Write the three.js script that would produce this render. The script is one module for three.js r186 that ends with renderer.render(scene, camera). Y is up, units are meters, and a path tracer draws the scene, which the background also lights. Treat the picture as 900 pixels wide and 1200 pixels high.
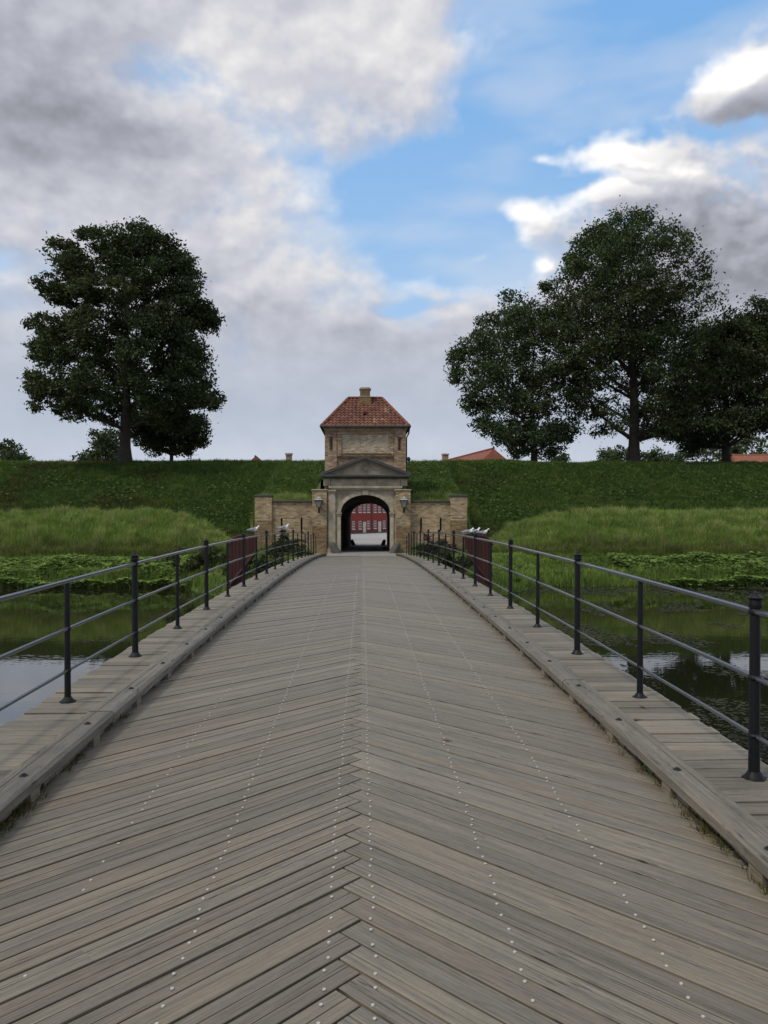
import * as THREE from 'three';
import { mergeGeometries } from 'three/addons/utils/BufferGeometryUtils.js';

// ------------------------------------------------------------------ helpers
const RAD = Math.PI / 180;
function rng(seed) { let a = seed >>> 0; return () => { a = (a + 0x6D2B79F5) | 0; let t = Math.imul(a ^ (a >>> 15), 1 | a); t = (t + Math.imul(t ^ (t >>> 7), 61 | t)) ^ t; return ((t ^ (t >>> 14)) >>> 0) / 4294967296; }; }
const clamp = (x, a = 0, b = 1) => x < a ? a : x > b ? b : x;
const lerp = (a, b, t) => a + (b - a) * t;
const sst = (a, b, x) => { const t = clamp((x - a) / (b - a)); return t * t * (3 - 2 * t); };
const PERM = new Uint8Array(512); { const r = rng(77), p = [...Array(256).keys()]; for (let i = 255; i > 0; i--) { const j = (r() * (i + 1)) | 0; [p[i], p[j]] = [p[j], p[i]]; } for (let i = 0; i < 512; i++) PERM[i] = p[i & 255]; }
const G2 = new Float32Array(512), G3 = new Float32Array(768); for (let i = 0; i < 256; i++) { const t = PERM[i] / 256 * 2 * Math.PI; G2[2 * i] = Math.cos(t); G2[2 * i + 1] = Math.sin(t); const z = PERM[(i + 91) & 255] / 127.5 - 1, q = Math.sqrt(Math.max(0, 1 - z * z)), p = PERM[(i + 37) & 255] / 256 * 2 * Math.PI; G3[3 * i] = q * Math.cos(p) * 1.3; G3[3 * i + 1] = q * Math.sin(p) * 1.3; G3[3 * i + 2] = z * 1.3; }
function vnoise(x, y) {            // 2-D gradient noise, about -0.7..0.7
  const X = Math.floor(x), Y = Math.floor(y), fx = x - X, fy = y - Y, u = fx * fx * fx * (fx * (fx * 6 - 15) + 10), v = fy * fy * fy * (fy * (fy * 6 - 15) + 10);
  const a = PERM[X & 255], b = PERM[(X + 1) & 255], y0 = Y & 255, y1 = (Y + 1) & 255;
  const i0 = PERM[a + y0] * 2, i1 = PERM[b + y0] * 2, i2 = PERM[a + y1] * 2, i3 = PERM[b + y1] * 2;
  const n0 = G2[i0] * fx + G2[i0 + 1] * fy, n1 = G2[i1] * (fx - 1) + G2[i1 + 1] * fy, n2 = G2[i2] * fx + G2[i2 + 1] * (fy - 1), n3 = G2[i3] * (fx - 1) + G2[i3 + 1] * (fy - 1);
  const p = n0 + (n1 - n0) * u, q = n2 + (n3 - n2) * u; return p + (q - p) * v;
}
function fbm(x, y, oct = 5, gain = 0.5, lac = 2.03) { let s = 0, a = 1, n = 0; for (let i = 0; i < oct; i++) { s += a * vnoise(x, y); n += a; a *= gain; x = x * lac + 17.3; y = y * lac - 9.1; } return s / n * 1.5; }
function noise3(x, y, z) {
  const X = Math.floor(x), Y = Math.floor(y), Z = Math.floor(z), fx = x - X, fy = y - Y, fz = z - Z, gx = fx - 1, gy = fy - 1, gz = fz - 1;
  const u = fx * fx * fx * (fx * (fx * 6 - 15) + 10), v = fy * fy * fy * (fy * (fy * 6 - 15) + 10), w = fz * fz * fz * (fz * (fz * 6 - 15) + 10);
  const a = PERM[X & 255], b = PERM[(X + 1) & 255], y0 = Y & 255, y1 = (Y + 1) & 255, z0 = Z & 255, z1 = (Z + 1) & 255;
  const aa = PERM[a + y0], ab = PERM[a + y1], ba = PERM[b + y0], bb = PERM[b + y1]; let i;
  i = PERM[aa + z0] * 3; const n0 = G3[i] * fx + G3[i + 1] * fy + G3[i + 2] * fz; i = PERM[ba + z0] * 3; const n1 = G3[i] * gx + G3[i + 1] * fy + G3[i + 2] * fz;
  i = PERM[ab + z0] * 3; const n2 = G3[i] * fx + G3[i + 1] * gy + G3[i + 2] * fz; i = PERM[bb + z0] * 3; const n3 = G3[i] * gx + G3[i + 1] * gy + G3[i + 2] * fz;
  i = PERM[aa + z1] * 3; const n4 = G3[i] * fx + G3[i + 1] * fy + G3[i + 2] * gz; i = PERM[ba + z1] * 3; const n5 = G3[i] * gx + G3[i + 1] * fy + G3[i + 2] * gz;
  i = PERM[ab + z1] * 3; const n6 = G3[i] * fx + G3[i + 1] * gy + G3[i + 2] * gz; i = PERM[bb + z1] * 3; const n7 = G3[i] * gx + G3[i + 1] * gy + G3[i + 2] * gz;
  const p = n0 + (n1 - n0) * u, q = n2 + (n3 - n2) * u, r = n4 + (n5 - n4) * u, t = n6 + (n7 - n6) * u, m = p + (q - p) * v; return m + (r + (t - r) * v - m) * w;
}
function fbm3(x, y, z, oct = 5, gain = 0.5) { let s = 0, a = 1, n = 0; for (let i = 0; i < oct; i++) { s += a * noise3(x, y, z); n += a; a *= gain; x = x * 2.03 + 5.1; y = y * 2.03 + 1.7; z = z * 2.03 - 3.3; } return s / n * 1.3; }

// ------------------------------------------------------------------ camera, sky, sun, exposure
const scene = new THREE.Scene();
const EYE = 1.66;                                   // deck under the photographer is y = 0
const camera = new THREE.PerspectiveCamera(66, 3 / 4, 0.05, 6000);
camera.position.set(0.045, EYE, 0);
camera.rotation.order = 'YXZ';
camera.rotation.set(-0.37 * RAD, -1.58 * RAD, 0);
const renderer = new THREE.WebGLRenderer();
renderer.toneMapping = THREE.LinearToneMapping;
renderer.toneMappingExposure = 1.3;
renderer.shadowMap.enabled = true;

const SUN = new THREE.Vector3(-0.48, 0.78, 0.34).normalize();     // high on the left, veiled by cloud
const sun = new THREE.DirectionalLight(new THREE.Color(1.0, 0.92, 0.80), 1.5);
sun.position.copy(SUN).multiplyScalar(120).add(new THREE.Vector3(0, 0, -35)); sun.target.position.set(0, 0, -35);
sun.castShadow = true; sun.shadow.radius = 22; sun.shadow.mapSize.set(2048, 2048);
Object.assign(sun.shadow.camera, { left: -70, right: 70, top: 70, bottom: -70, near: 1, far: 320 });
scene.add(sun, sun.target);

// The sky: broken cloud with a blue opening, given in degrees of azimuth (right of the bridge axis) and elevation.
const MASS = [   // azimuth, elevation, half width, half height, density added (+) or opened (-)
  [-3, 31, 11, 5, 0.55], [-22, 25, 10, 8, 0.5], [-13, 18, 9, 5, 0.35], [0, 9.5, 70, 5, 0.5], [0, 2, 400, 5, 0.6], [-14, 33, 12, 5, 0.45], [4, 28, 4, 3, 0.35],
  [9.5, 23.6, 4.6, 5.6, -0.9], [14.5, 29.5, 6.0, 3.8, -0.9], [3, 21.3, 4.2, 3.6, -0.72], [5.5, 17.8, 4.6, 2.2, -0.62], [21, 30.2, 6, 2.0, -0.8], [10.5, 17.4, 3, 1.8, -0.5], [18.5, 26.2, 4.4, 1.0, -0.7], [16, 21.6, 8, 0.5, -0.35],
  [-4.6, 25.0, 3.4, 2.6, -0.5], [-13, 27.6, 4.6, 1.5, -0.26], [-26, 15.5, 3, 1.2, -0.4], [3.5, 14.3, 3, 0.45, -0.5],
  [18.6, 22.9, 3.6, 1.2, 0.8], [13, 23.5, 3.0, 0.5, 0.6], [17.2, 20.5, 3, 0.7, 0.75], [11.4, 20.3, 2.0, 1.5, 0.9], [25.8, 25.8, 4.0, 1.5, 0.9], [8.2, 17.4, 1.7, 0.5, 0.6], [23, 20.8, 2, 1.6, 0.5],
  [27, 16.0, 8, 4.0, 0.8], [17, 13.6, 5, 2.2, 0.55], [13, 16.7, 0.8, 0.7, 0.6], [24, 24.0, 5, 0.5, -0.55], [20.5, 27.6, 4, 1.0, -0.5],
];
const TONE = [   // azimuth, elevation, half width, half height, lighter (+) or greyer (-)
  [3, 30.0, 8, 4, 0.30], [-24, 24.0, 7, 3.2, -0.30], [-17, 24.6, 5, 2.0, -0.2], [-27, 28, 5, 3, -0.14], [-5, 20.8, 5, 3.6, 0.32], [-9, 30.5, 6, 3, 0.2], [-8, 26.5, 5, 3, 0.15], [15, 22.5, 6, 2.4, 0.7], [24.5, 27.0, 6, 0.9, 0.8], [11.3, 20.2, 2.6, 2.0, 0.55], [27, 24.4, 4, 1.0, -0.4], [22, 21.6, 4, 0.7, 0.4],
  [24, 16.5, 9, 3.8, -0.42], [13, 16.8, 1, 1, 0.6], [8, 17.4, 3, 1.2, 0.4], [2, 15.6, 6, 1.5, 0.16], [15, 13.6, 5, 1.6, -0.22], [-4, 12, 14, 2.4, -0.12], [0, 3, 60, 2.4, 0.12], [-18, 20, 4, 2, 0.12],
];
const T0 = Date.now(), lap = (m) => console.log(m, ((Date.now() - T0) / 1000).toFixed(1));
{
  const W = 4096, H = 2048, data = new Float32Array(W * H * 4);
  const sum = (L, a, e) => { let s = 0; for (const [ca, ce, ra, re, k] of L) { const p = (a - ca) / ra, q = (e - ce) / re, d = p * p + q * q; if (d < 7) s += k * Math.exp(-d); } return s; };
  let lastPuff = 0;
  const raw = (x, y, z, a, e, oct) => {
    const f = 5.6, w = 0.16 * noise3(x * 4 + 7, y * 4, z * 4), n = fbm3((x + w) * f, y * f * 1.5 + w * 3, (z - w) * f + 2, oct, 0.54), jit = noise3(x * 9, y * 14 + 3, z * 9 + 7) + 0.5 * noise3(x * 21, y * 30, z * 21);
    const puff = lastPuff = oct > 3 ? fbm3(x * 19 + 4, y * 27, z * 19, 4, 0.6) : 0;
    return 0.38 + 0.22 * sst(34, 60, Math.max(Math.abs(a), e * 1.05)) + n * 0.62 + puff * (0.34 + 0.40 * sst(8, 16, a) * sst(13, 18, e)) + sum(MASS, a + jit * 1.7, e + jit * 0.9 + n * 1.0);
  };
  const out = [0, 0, 0], RAMP = [[0, 0.225, 0.23, 0.262], [0.3, 0.345, 0.352, 0.40], [0.55, 0.465, 0.472, 0.52], [0.8, 0.61, 0.60, 0.605], [1.1, 0.83, 0.815, 0.80]];
  function shade(x, y, z, fine) {
    const az = Math.atan2(x, -z) / RAD, e = Math.asin(y) / RAD, d = raw(x, y, z, az, e, fine ? 6 : 4), pf = lastPuff;
    const cov = sst(0.0, 0.78, d), t = sst(4, 34, e);               // blue air, paler low down
    const n2 = fbm3(x * 6 + 3, y * 11, z * 6, fine ? 7 : 3, 0.62);
    const dl = d < 0.06 ? d : raw(x - 0.010, y + 0.014, z, az - 0.6, e + 0.8, 4);   // thinner towards the sun: a lit edge
    const edge = clamp((d - dl) * 1.6, -0.35, 0.55), lowLayer = sst(15, 6, e);
    let tone = 0.52 + 0.13 * n2 + 0.07 * pf + 0.42 * edge * (1 - lowLayer) + sum(TONE, az + n2 * 2.5, e + n2 * 1.4) - 0.12 * sst(0.5, 1.4, d) * (1 - lowLayer) + 0.18 * sst(0.5, 0.15, d);
    tone = clamp(lerp(tone, 0.37 + 0.14 * n2 + 0.04 * pf + 0.15 * sst(9, 2, e), lowLayer * 0.75), 0.0, 1.09);
    let q = 1; while (tone > RAMP[q][0]) q++; const A = RAMP[q - 1], B = RAMP[q], g = (tone - A[0]) / (B[0] - A[0]), c = cov * 0.985;
    const veil = 0.30 * sst(-0.2, 0.5, fbm3(x * 5 + 9, y * 16, z * 5, fine ? 4 : 2)) * (1 - c), C = [lerp(A[1], B[1], g) - 0.03 * lowLayer, lerp(A[2], B[2], g) + 0.002 * lowLayer, lerp(A[3], B[3], g) + 0.03 * lowLayer], S = [lerp(0.33, 0.155, t), lerp(0.48, 0.335, t), lerp(0.67, 0.615, t)];
    for (let q = 0; q < 3; q++) out[q] = lerp(lerp(S[q], 0.62, veil), C[q], c);
  }
  const dirAt = (u, v) => { const ph = (u - 0.5) * 2 * Math.PI, el = Math.max((v - 0.5) * Math.PI, 0), ce = Math.cos(el); return [ce * Math.cos(ph), Math.sin(el), ce * Math.sin(ph)]; };
  const w2 = 512, h2 = 256, low = new Float32Array(w2 * (h2 + 1) * 3);
  for (let j = h2 >> 1; j <= h2; j++) for (let i = 0; i < w2; i++) { shade(...dirAt(i / w2, j / h2), false); low.set(out, (j * w2 + i) * 3); }
  for (let j = 0; j < H; j++) for (let i = 0; i < W; i++) {
    const k = (j * W + i) * 4, u = (i + 0.5) / W, v = (j + 0.5) / H, el = (v - 0.5) * 180; data[k + 3] = 1;
    if (el < -1.5) { data[k] = data[k + 2] = 0.10; data[k + 1] = 0.102; continue; }
    const D = dirAt(u, v), az = Math.atan2(D[0], -D[2]) / RAD, m = Math.min(sst(40, 34, Math.abs(az)), sst(41, 36, el));
    let f = null; if (m > 0) { shade(...D, true); f = out; }
    for (let c = 0; c < 3; c++) { let q = 0; if (m < 1) { const X = u * w2, Y = Math.max(v * h2, h2 / 2), x0 = Math.floor(X), y0 = Math.min(Math.floor(Y), h2 - 1), fx = X - x0, fy = Y - y0, A = x0 % w2, B = (x0 + 1) % w2; q = lerp(lerp(low[(y0 * w2 + A) * 3 + c], low[(y0 * w2 + B) * 3 + c], fx), lerp(low[((y0 + 1) * w2 + A) * 3 + c], low[((y0 + 1) * w2 + B) * 3 + c], fx), fy); } data[k + c] = f ? lerp(q, f[c], m) : q; }
  }
  const tex = new THREE.DataTexture(data, W, H, THREE.RGBAFormat, THREE.FloatType);
  tex.mapping = THREE.EquirectangularReflectionMapping; tex.magFilter = tex.minFilter = THREE.LinearFilter; tex.needsUpdate = true;
  scene.background = tex; scene.environment = tex;
}

lap('sky');
// ------------------------------------------------------------------ object helpers
const taken = new Map();
const numbered = (n) => { const k = taken.get(n) ?? 0; taken.set(n, k + 1); return k ? `${n}_${String(k).padStart(3, '0')}` : n; };
function tag(o, label, category, group, kind) { o.userData.label = label; o.userData.category = category; if (group) o.userData.group = group; if (kind) o.userData.kind = kind; return o; }
function thing(name, label, category, pos = [0, 0, 0], turn = 0, group) { const o = new THREE.Group(); o.name = numbered(name); o.position.set(...pos); o.rotation.y = turn; scene.add(o); return tag(o, label, category, group); }
function part(name, geo, mat, parent, pos) { const m = new THREE.Mesh(Array.isArray(geo) ? mergeGeometries(geo.map(strip)) : geo, mat); m.name = name; m.castShadow = m.receiveShadow = true; if (pos) m.position.set(...pos); parent.add(m); return m; }
function whole(name, geo, mat, label, category, group, kind) { const m = part(numbered(name), geo, mat, scene); return tag(m, label, category, group, kind); }
function strip(g) { const q = g.index ? g.toNonIndexed() : g; for (const a of Object.keys(q.attributes)) if (!['position', 'normal', 'uv'].includes(a)) q.deleteAttribute(a); return q; }
function boxUV(g) {                                   // uv in metres from the dominant axis
  g = g.index ? g.toNonIndexed() : g; const p = g.attributes.position, uv = new Float32Array(p.count * 2); g.computeVertexNormals(); const n = g.attributes.normal;
  for (let i = 0; i < p.count; i++) { const ax = Math.abs(n.getX(i)), ay = Math.abs(n.getY(i)), az = Math.abs(n.getZ(i)); let u, v; if (az >= ax && az >= ay) { u = p.getX(i); v = p.getY(i); } else if (ax >= ay) { u = p.getZ(i); v = p.getY(i); } else { u = p.getX(i); v = p.getZ(i); } uv[2 * i] = u; uv[2 * i + 1] = v; }
  g.setAttribute('uv', new THREE.BufferAttribute(uv, 2)); return g;
}
function bx(x0, x1, y0, y1, z0, z1, c = 0) {          // box between limits, edges chamfered by c
  const w = x1 - x0, h = y1 - y0, d = z1 - z0; let g;
  if (c > 0) { const s = new THREE.Shape(); s.moveTo(-w / 2 + c, -h / 2 + c); s.lineTo(w / 2 - c, -h / 2 + c); s.lineTo(w / 2 - c, h / 2 - c); s.lineTo(-w / 2 + c, h / 2 - c); s.closePath(); g = new THREE.ExtrudeGeometry(s, { depth: d - 2 * c, bevelEnabled: true, bevelThickness: c, bevelSize: c, bevelSegments: 1 }); g.translate(0, 0, -d / 2 + c); } else g = new THREE.BoxGeometry(w, h, d);
  g.translate((x0 + x1) / 2, (y0 + y1) / 2, (z0 + z1) / 2); return boxUV(g);
}
function prism(pts, z0, z1, holes = [], bevel = 0) { const s = new THREE.Shape(pts.map((p) => new THREE.Vector2(...p))); for (const h of holes) s.holes.push(new THREE.Path(h.map((p) => new THREE.Vector2(...p)))); const g = new THREE.ExtrudeGeometry(s, { depth: z1 - z0 - 2 * bevel, bevelEnabled: bevel > 0, bevelThickness: bevel, bevelSize: bevel, bevelOffset: -bevel, bevelSegments: 1, curveSegments: 8 }); g.translate(0, 0, z0 + bevel); return boxUV(g); }
function taper(points, radii, seg = 8) {              // tapered tube through points
  const pos = [], idx = [], uv = []; const P = points.map((p) => p.isVector3 ? p : new THREE.Vector3(...p)); let ref = new THREE.Vector3(0.31, 0.2, 0.93).normalize(); let along = 0;
  for (let i = 0; i < P.length; i++) { const t = new THREE.Vector3().subVectors(P[Math.min(i + 1, P.length - 1)], P[Math.max(i - 1, 0)]).normalize(); const a = new THREE.Vector3().crossVectors(t, ref); if (a.lengthSq() < 1e-4) a.set(1, 0, 0).cross(t); a.normalize(); const b = new THREE.Vector3().crossVectors(t, a).normalize(); if (i) along += P[i].distanceTo(P[i - 1]);
    for (let k = 0; k <= seg; k++) { const th = k / seg * 2 * Math.PI, r = radii[i]; pos.push(P[i].x + (a.x * Math.cos(th) + b.x * Math.sin(th)) * r, P[i].y + (a.y * Math.cos(th) + b.y * Math.sin(th)) * r, P[i].z + (a.z * Math.cos(th) + b.z * Math.sin(th)) * r); uv.push(k / seg, along); } }
  const n = seg + 1; for (let i = 0; i < P.length - 1; i++) for (let k = 0; k < seg; k++) { const q = i * n + k; idx.push(q, q + 1, q + n, q + 1, q + n + 1, q + n); }
  for (const [c, s] of [[0, 1], [P.length - 1, -1]]) { const m = pos.length / 3; pos.push(P[c].x, P[c].y, P[c].z); uv.push(0, 0); for (let k = 0; k < seg; k++) { const q = c * n + k; s > 0 ? idx.push(m, q + 1, q) : idx.push(m, q, q + 1); } }
  const g = new THREE.BufferGeometry(); g.setAttribute('position', new THREE.Float32BufferAttribute(pos, 3)); g.setAttribute('uv', new THREE.Float32BufferAttribute(uv, 2)); g.setIndex(idx); g.computeVertexNormals(); return g;
}
const lin = (r, g, b) => new THREE.Color().setRGB(r, g, b);

// ------------------------------------------------------------------ textures and materials
const s2b = (v) => { v = clamp(v); return Math.round(255 * (v <= 0.0031308 ? v * 12.92 : 1.055 * Math.pow(v, 1 / 2.4) - 0.055)); };
function tex(W, H, fn, { repeat = [1, 1], srgb = true } = {}) {
  const d = new Uint8Array(W * H * 4); for (let j = 0; j < H; j++) for (let i = 0; i < W; i++) { const c = fn(i, j), k = (j * W + i) * 4; if (srgb) { d[k] = s2b(c[0]); d[k + 1] = s2b(c[1]); d[k + 2] = s2b(c[2]); } else d[k] = d[k + 1] = d[k + 2] = Math.round(255 * clamp(c)); d[k + 3] = 255; }
  const t = new THREE.DataTexture(d, W, H); t.wrapS = t.wrapT = THREE.RepeatWrapping; t.magFilter = THREE.LinearFilter; t.minFilter = THREE.LinearMipmapLinearFilter; t.generateMipmaps = true; t.repeat.set(...repeat); if (srgb) t.colorSpace = THREE.SRGBColorSpace; t.needsUpdate = true; return t;
}
// weathered softwood: 8 board strips of 0.14 m by 3.2 m in one sheet
const STRIPS = 8, BOARD_L = 3.2, BOARD_W = 0.14;
const woodField = (() => {
  const W = 2048, H = 512, col = new Float32Array(W * H * 3), hgt = new Float32Array(W * H), r = rng(5);
  const strips = [...Array(STRIPS)].map(() => ({ tone: 0.90 + 0.20 * r(), warm: r(), kn: [...Array(r() * 2.6 | 0)].map(() => [r() * BOARD_L, 0.015 + r() * 0.11, 0.004 + r() * 0.009]), off: r() * 90 }));
  for (let j = 0; j < H; j++) { const st = strips[Math.floor(j / H * STRIPS)], y = (j / H * STRIPS % 1) * BOARD_W;
    for (let i = 0; i < W; i++) { const x = i / W * BOARD_L; let yy = y, kd = 9, kr = 1;
      for (const [kx, ky, ks] of st.kn) { const dx = (x - kx) * 0.55, dy = y - ky, q = Math.hypot(dx, dy); if (q / ks < kd) { kd = q / ks; kr = ks; } yy += dy / (q + 0.004) * ks * 0.8 * Math.exp(-q * q / (9 * ks * ks)); }
      const wave = 0.006 * vnoise(x * 1.3 + st.off, y * 6 + st.off);
      const Y = yy + wave, ring = fbm(x * 0.55 + st.off, Y * 80 + st.off * 3, 3), fine = fbm(x * 4 + st.off, Y * 190 + st.off, 3, 0.65), blot = fbm(x * 2.2 + st.off, Y * 16, 4), wear = fbm(x * 26 + st.off, y * 60 + 9, 3);
      const cr = Math.abs(vnoise(x * 0.55 + st.off * 2, Y * 34 + st.off)), crack = sst(0.022, 0.0, cr) * sst(0.0, 0.25, vnoise(x * 0.9 + 40 + st.off, Y * 9 + st.off));
      const crack2 = sst(0.035, 0.0, Math.abs(vnoise(x * 0.9 + st.off * 5, Y * 62 + st.off * 2))) * sst(0.08, 0.3, vnoise(x * 1.4 + 80 + st.off, Y * 22 + st.off)) * 0.8;
      const knot = sst(1.25, 0.7, kd), kring = kd < 3 ? 0.10 * Math.sin(kd * 9) * sst(3, 1, kd) : 0;
      let t = st.tone * (1 + 0.34 * ring + 0.46 * fine + 0.26 * blot + 0.12 * wear + kring); t *= 1 - 0.8 * Math.max(crack, crack2); t *= 1 - 0.45 * knot * (0.6 + wear);
      const wm = clamp(0.35 + 0.5 * (st.warm - 0.5) + 0.45 * blot), k = (j * W + i);
      col[k * 3] = t * lerp(1.0, 1.10, wm); col[k * 3 + 1] = t; col[k * 3 + 2] = t * lerp(0.92, 0.82, wm);
      hgt[k] = 0.62 + 0.12 * ring + 0.13 * fine - 0.55 * crack - 0.1 * knot + 0.05 * wear;
    } }
  return { W, H, col, hgt };
})();
const woodBump = tex(woodField.W, woodField.H, (i, j) => woodField.hgt[j * woodField.W + i], { srgb: false });
const woodMap = tex(woodField.W, woodField.H, (i, j) => { const k = (j * woodField.W + i) * 3, c = woodField.col; return [c[k] * 0.5, c[k + 1] * 0.5, c[k + 2] * 0.5]; });
const wood = (r, g, b, rough = 0.66, fibre = 0) => new THREE.MeshPhysicalMaterial({ color: lin(r * 2, g * 2, b * 2), map: woodMap, bumpMap: woodBump, bumpScale: 0.004, roughness: rough, sheen: fibre, sheenColor: lin(0.95, 0.90, 0.80), sheenRoughness: 0.35 });

// yellow brick, 1024 px for 4.6 m x 4.6 m: courses of 0.0767 m
const brickSheet = (tones, seed, mortar = [0.30, 0.27, 0.21]) => {
  const W = 1024, r = rng(seed), S = 4.6, rows = 60, cols = 20, cell = []; for (let q = 0; q < rows * cols * 2; q++) cell.push([r(), r()]);
  const h = new Float32Array(W * W);
  const map = tex(W, W, (i, j) => { const y = j / W * rows, row = Math.floor(y), x = i / W * cols + (row & 1) * 0.5, c = Math.floor(x) % cols, fx = x % 1, fy = y % 1, u = i / W * S, v = j / W * S;
    const mj = Math.max(sst(0.055, 0.02, Math.min(fx, 1 - fx)), sst(0.17, 0.06, Math.min(fy, 1 - fy))), q = cell[row * cols + c], a = tones[Math.floor(q[0] * tones.length)], n = fbm(u * 9, v * 9, 4), big = fbm(u * 0.87 + 3, v * 0.87 + seed, 4), s = (0.78 + 0.4 * q[1]) * (1 + 0.22 * n) * (1 + 0.30 * big);
    h[j * W + i] = 1 - mj + 0.2 * n; const m2 = 1 + 0.2 * n + 0.25 * big; return [0, 1, 2].map((k) => lerp(a[k] * s, mortar[k] * m2, mj * 0.75)); }, { repeat: [1 / S, 1 / S] });
  const bump = tex(W, W, (i, j) => 0.2 + 0.6 * h[j * W + i], { srgb: false, repeat: [1 / S, 1 / S] });
  return new THREE.MeshStandardMaterial({ map, bumpMap: bump, bumpScale: 0.012, roughness: 0.9 });
};
const stoneSheet = (base, amp, S, seed, rough = 0.9, dark = [0.35, 0.36, 0.33]) => {
  const W = 384; const per = (f, x, y) => { const a = sst(0.75, 1, x), b = sst(0.75, 1, y); if (a === 0 && b === 0) return f(x, y); return lerp(lerp(f(x, y), f(x - 1, y), a), lerp(f(x, y - 1), f(x - 1, y - 1), a), b); };
  const big = (x, y) => fbm(x * 5 + seed, y * 5, 5, 0.58), fine = (x, y) => fbm(x * 60, y * 60 + seed, 3);
  const map = tex(W, W, (i, j) => { const x = i / W, y = j / W, b = per(big, x, y), f = per(fine, x, y), st = sst(0.1, 0.7, per((p, q) => fbm(p * 9 + seed * 2, q * 3, 4), x, y)); const t = (1 + amp * b + 0.16 * f); return [0, 1, 2].map((k) => base[k] * t * lerp(1, dark[k] * 1.8, st * 0.55)); }, { repeat: [1 / S, 1 / S] });
  const bump = tex(W, W, (i, j) => 0.5 + 0.3 * per(fine, i / W, j / W) + 0.2 * per(big, i / W, j / W), { srgb: false, repeat: [1 / S, 1 / S] });
  return new THREE.MeshStandardMaterial({ map, bumpMap: bump, bumpScale: 0.01, roughness: rough });
};
const plain = (r, g, b, rough = 0.8, metal = 0) => new THREE.MeshStandardMaterial({ color: lin(r, g, b), roughness: rough, metalness: metal });

const paintBump = tex(256, 256, (i, j) => { const x = i / 256, y = j / 256, a = sst(0.7, 1, x), b = sst(0.7, 1, y), f = (p, q) => 0.5 + 0.35 * fbm(p * 12, q * 12, 4, 0.6); return lerp(lerp(f(x, y), f(x - 1, y), a), lerp(f(x, y - 1), f(x - 1, y - 1), a), b); }, { srgb: false, repeat: [1, 3] });
const M = {
  brick: brickSheet([[0.42, 0.31, 0.155], [0.38, 0.295, 0.165], [0.33, 0.235, 0.125], [0.44, 0.34, 0.19], [0.25, 0.17, 0.10], [0.39, 0.26, 0.135]], 3),
  towerBrick: brickSheet([[0.33, 0.23, 0.13], [0.30, 0.20, 0.11], [0.24, 0.15, 0.09], [0.36, 0.27, 0.16], [0.20, 0.12, 0.075], [0.33, 0.20, 0.11]], 8, [0.34, 0.30, 0.24]),
  panelBrick: brickSheet([[0.40, 0.33, 0.22], [0.36, 0.29, 0.19], [0.30, 0.24, 0.15], [0.44, 0.37, 0.27]], 14, [0.44, 0.40, 0.32]),
  lowBrick: brickSheet([[0.20, 0.13, 0.06], [0.23, 0.15, 0.07], [0.16, 0.10, 0.05], [0.26, 0.18, 0.09]], 19, [0.20, 0.16, 0.10]),
  stone: stoneSheet([0.33, 0.285, 0.205], 0.85, 3.1, 4),
  stoneLight: stoneSheet([0.43, 0.375, 0.27], 0.65, 2.7, 9),
  lead: stoneSheet([0.055, 0.053, 0.048], 0.5, 1.9, 12, 0.6),
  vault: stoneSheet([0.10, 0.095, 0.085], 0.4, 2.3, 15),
  pave: stoneSheet([0.27, 0.26, 0.24], 0.35, 2.0, 21, 0.8),
  court: stoneSheet([0.34, 0.33, 0.31], 0.2, 6.0, 27, 0.85),
  iron: new THREE.MeshPhysicalMaterial({ color: lin(0.007, 0.008, 0.0095), roughness: 0.45, specularIntensity: 0.55, bumpMap: paintBump, bumpScale: 0.003 }),
  railIron: new THREE.MeshPhysicalMaterial({ color: lin(0.035, 0.041, 0.05), roughness: 0.32, clearcoat: 1, clearcoatRoughness: 0.2, bumpMap: paintBump, bumpScale: 0.002 }),
  black: plain(0.012, 0.012, 0.012, 0.6),
};

lap('materials');
// ------------------------------------------------------------------ the lie of the land (d = distance ahead of the camera, = -z)
const WATER = -2.25;
const deckY = (d) => 0.075 - 0.00093 * (d - 9) * (d - 9);
const deckSlope = (d) => -0.00186 * (d - 9);
const pl = (pts, x) => { if (x <= pts[0][0]) return pts[0][1]; for (let i = 1; i < pts.length; i++) if (x < pts[i][0]) { const [a, b] = pts[i - 1], [c, e] = pts[i]; return lerp(b, e, (x - a) / (c - a)); } return pts[pts.length - 1][1]; };
const GATE = 43, TUNNEL_END = 66;
const shoreAt = (x) => lerp(34.2, 38.6, sst(5.2, 9.5, Math.abs(x))) + 0.5 * vnoise(x * 0.35, 2.2) + 0.25 * vnoise(x * 1.3, 7);
const bankH = (q) => pl([[-9, -4.2], [-2.5, -3.2], [0, WATER - 0.04], [0.7, -1.75], [1.8, -1.3], [3.4, -0.92], [9, -0.86]], q);
const slopeH = (d) => pl([[45.6, -0.9], [46.4, -0.2], [57, 4.55], [58.2, 4.80], [59.5, 4.86], [63, 4.85], [64, 4.6], [71, -1.7], [76, -2.2]], d);
const moundH = (x, d) => { if (d < 41.4 || d > 60) return -9; const bank = bankH(d - shoreAt(x)), berm = pl([[41.5, -6], [41.6, -0.95], [42.3, -0.75], [43.4, 0.05], [44.6, 0.6], [45.6, 0.92], [46.4, 1.05], [47.2, 1.05], [48.6, 0.5]], d + 0.5 * vnoise(x * 0.12, 5)), bf = Math.sqrt(sst(6.9, 12.6, Math.abs(x) + 0.8 * vnoise(x * 0.3, d * 0.5))); return lerp(bank, Math.max(bank, berm), bf) + 0.22 * bf * vnoise(x * 0.21 + 3, 8) * sst(42, 45, d); };
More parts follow.
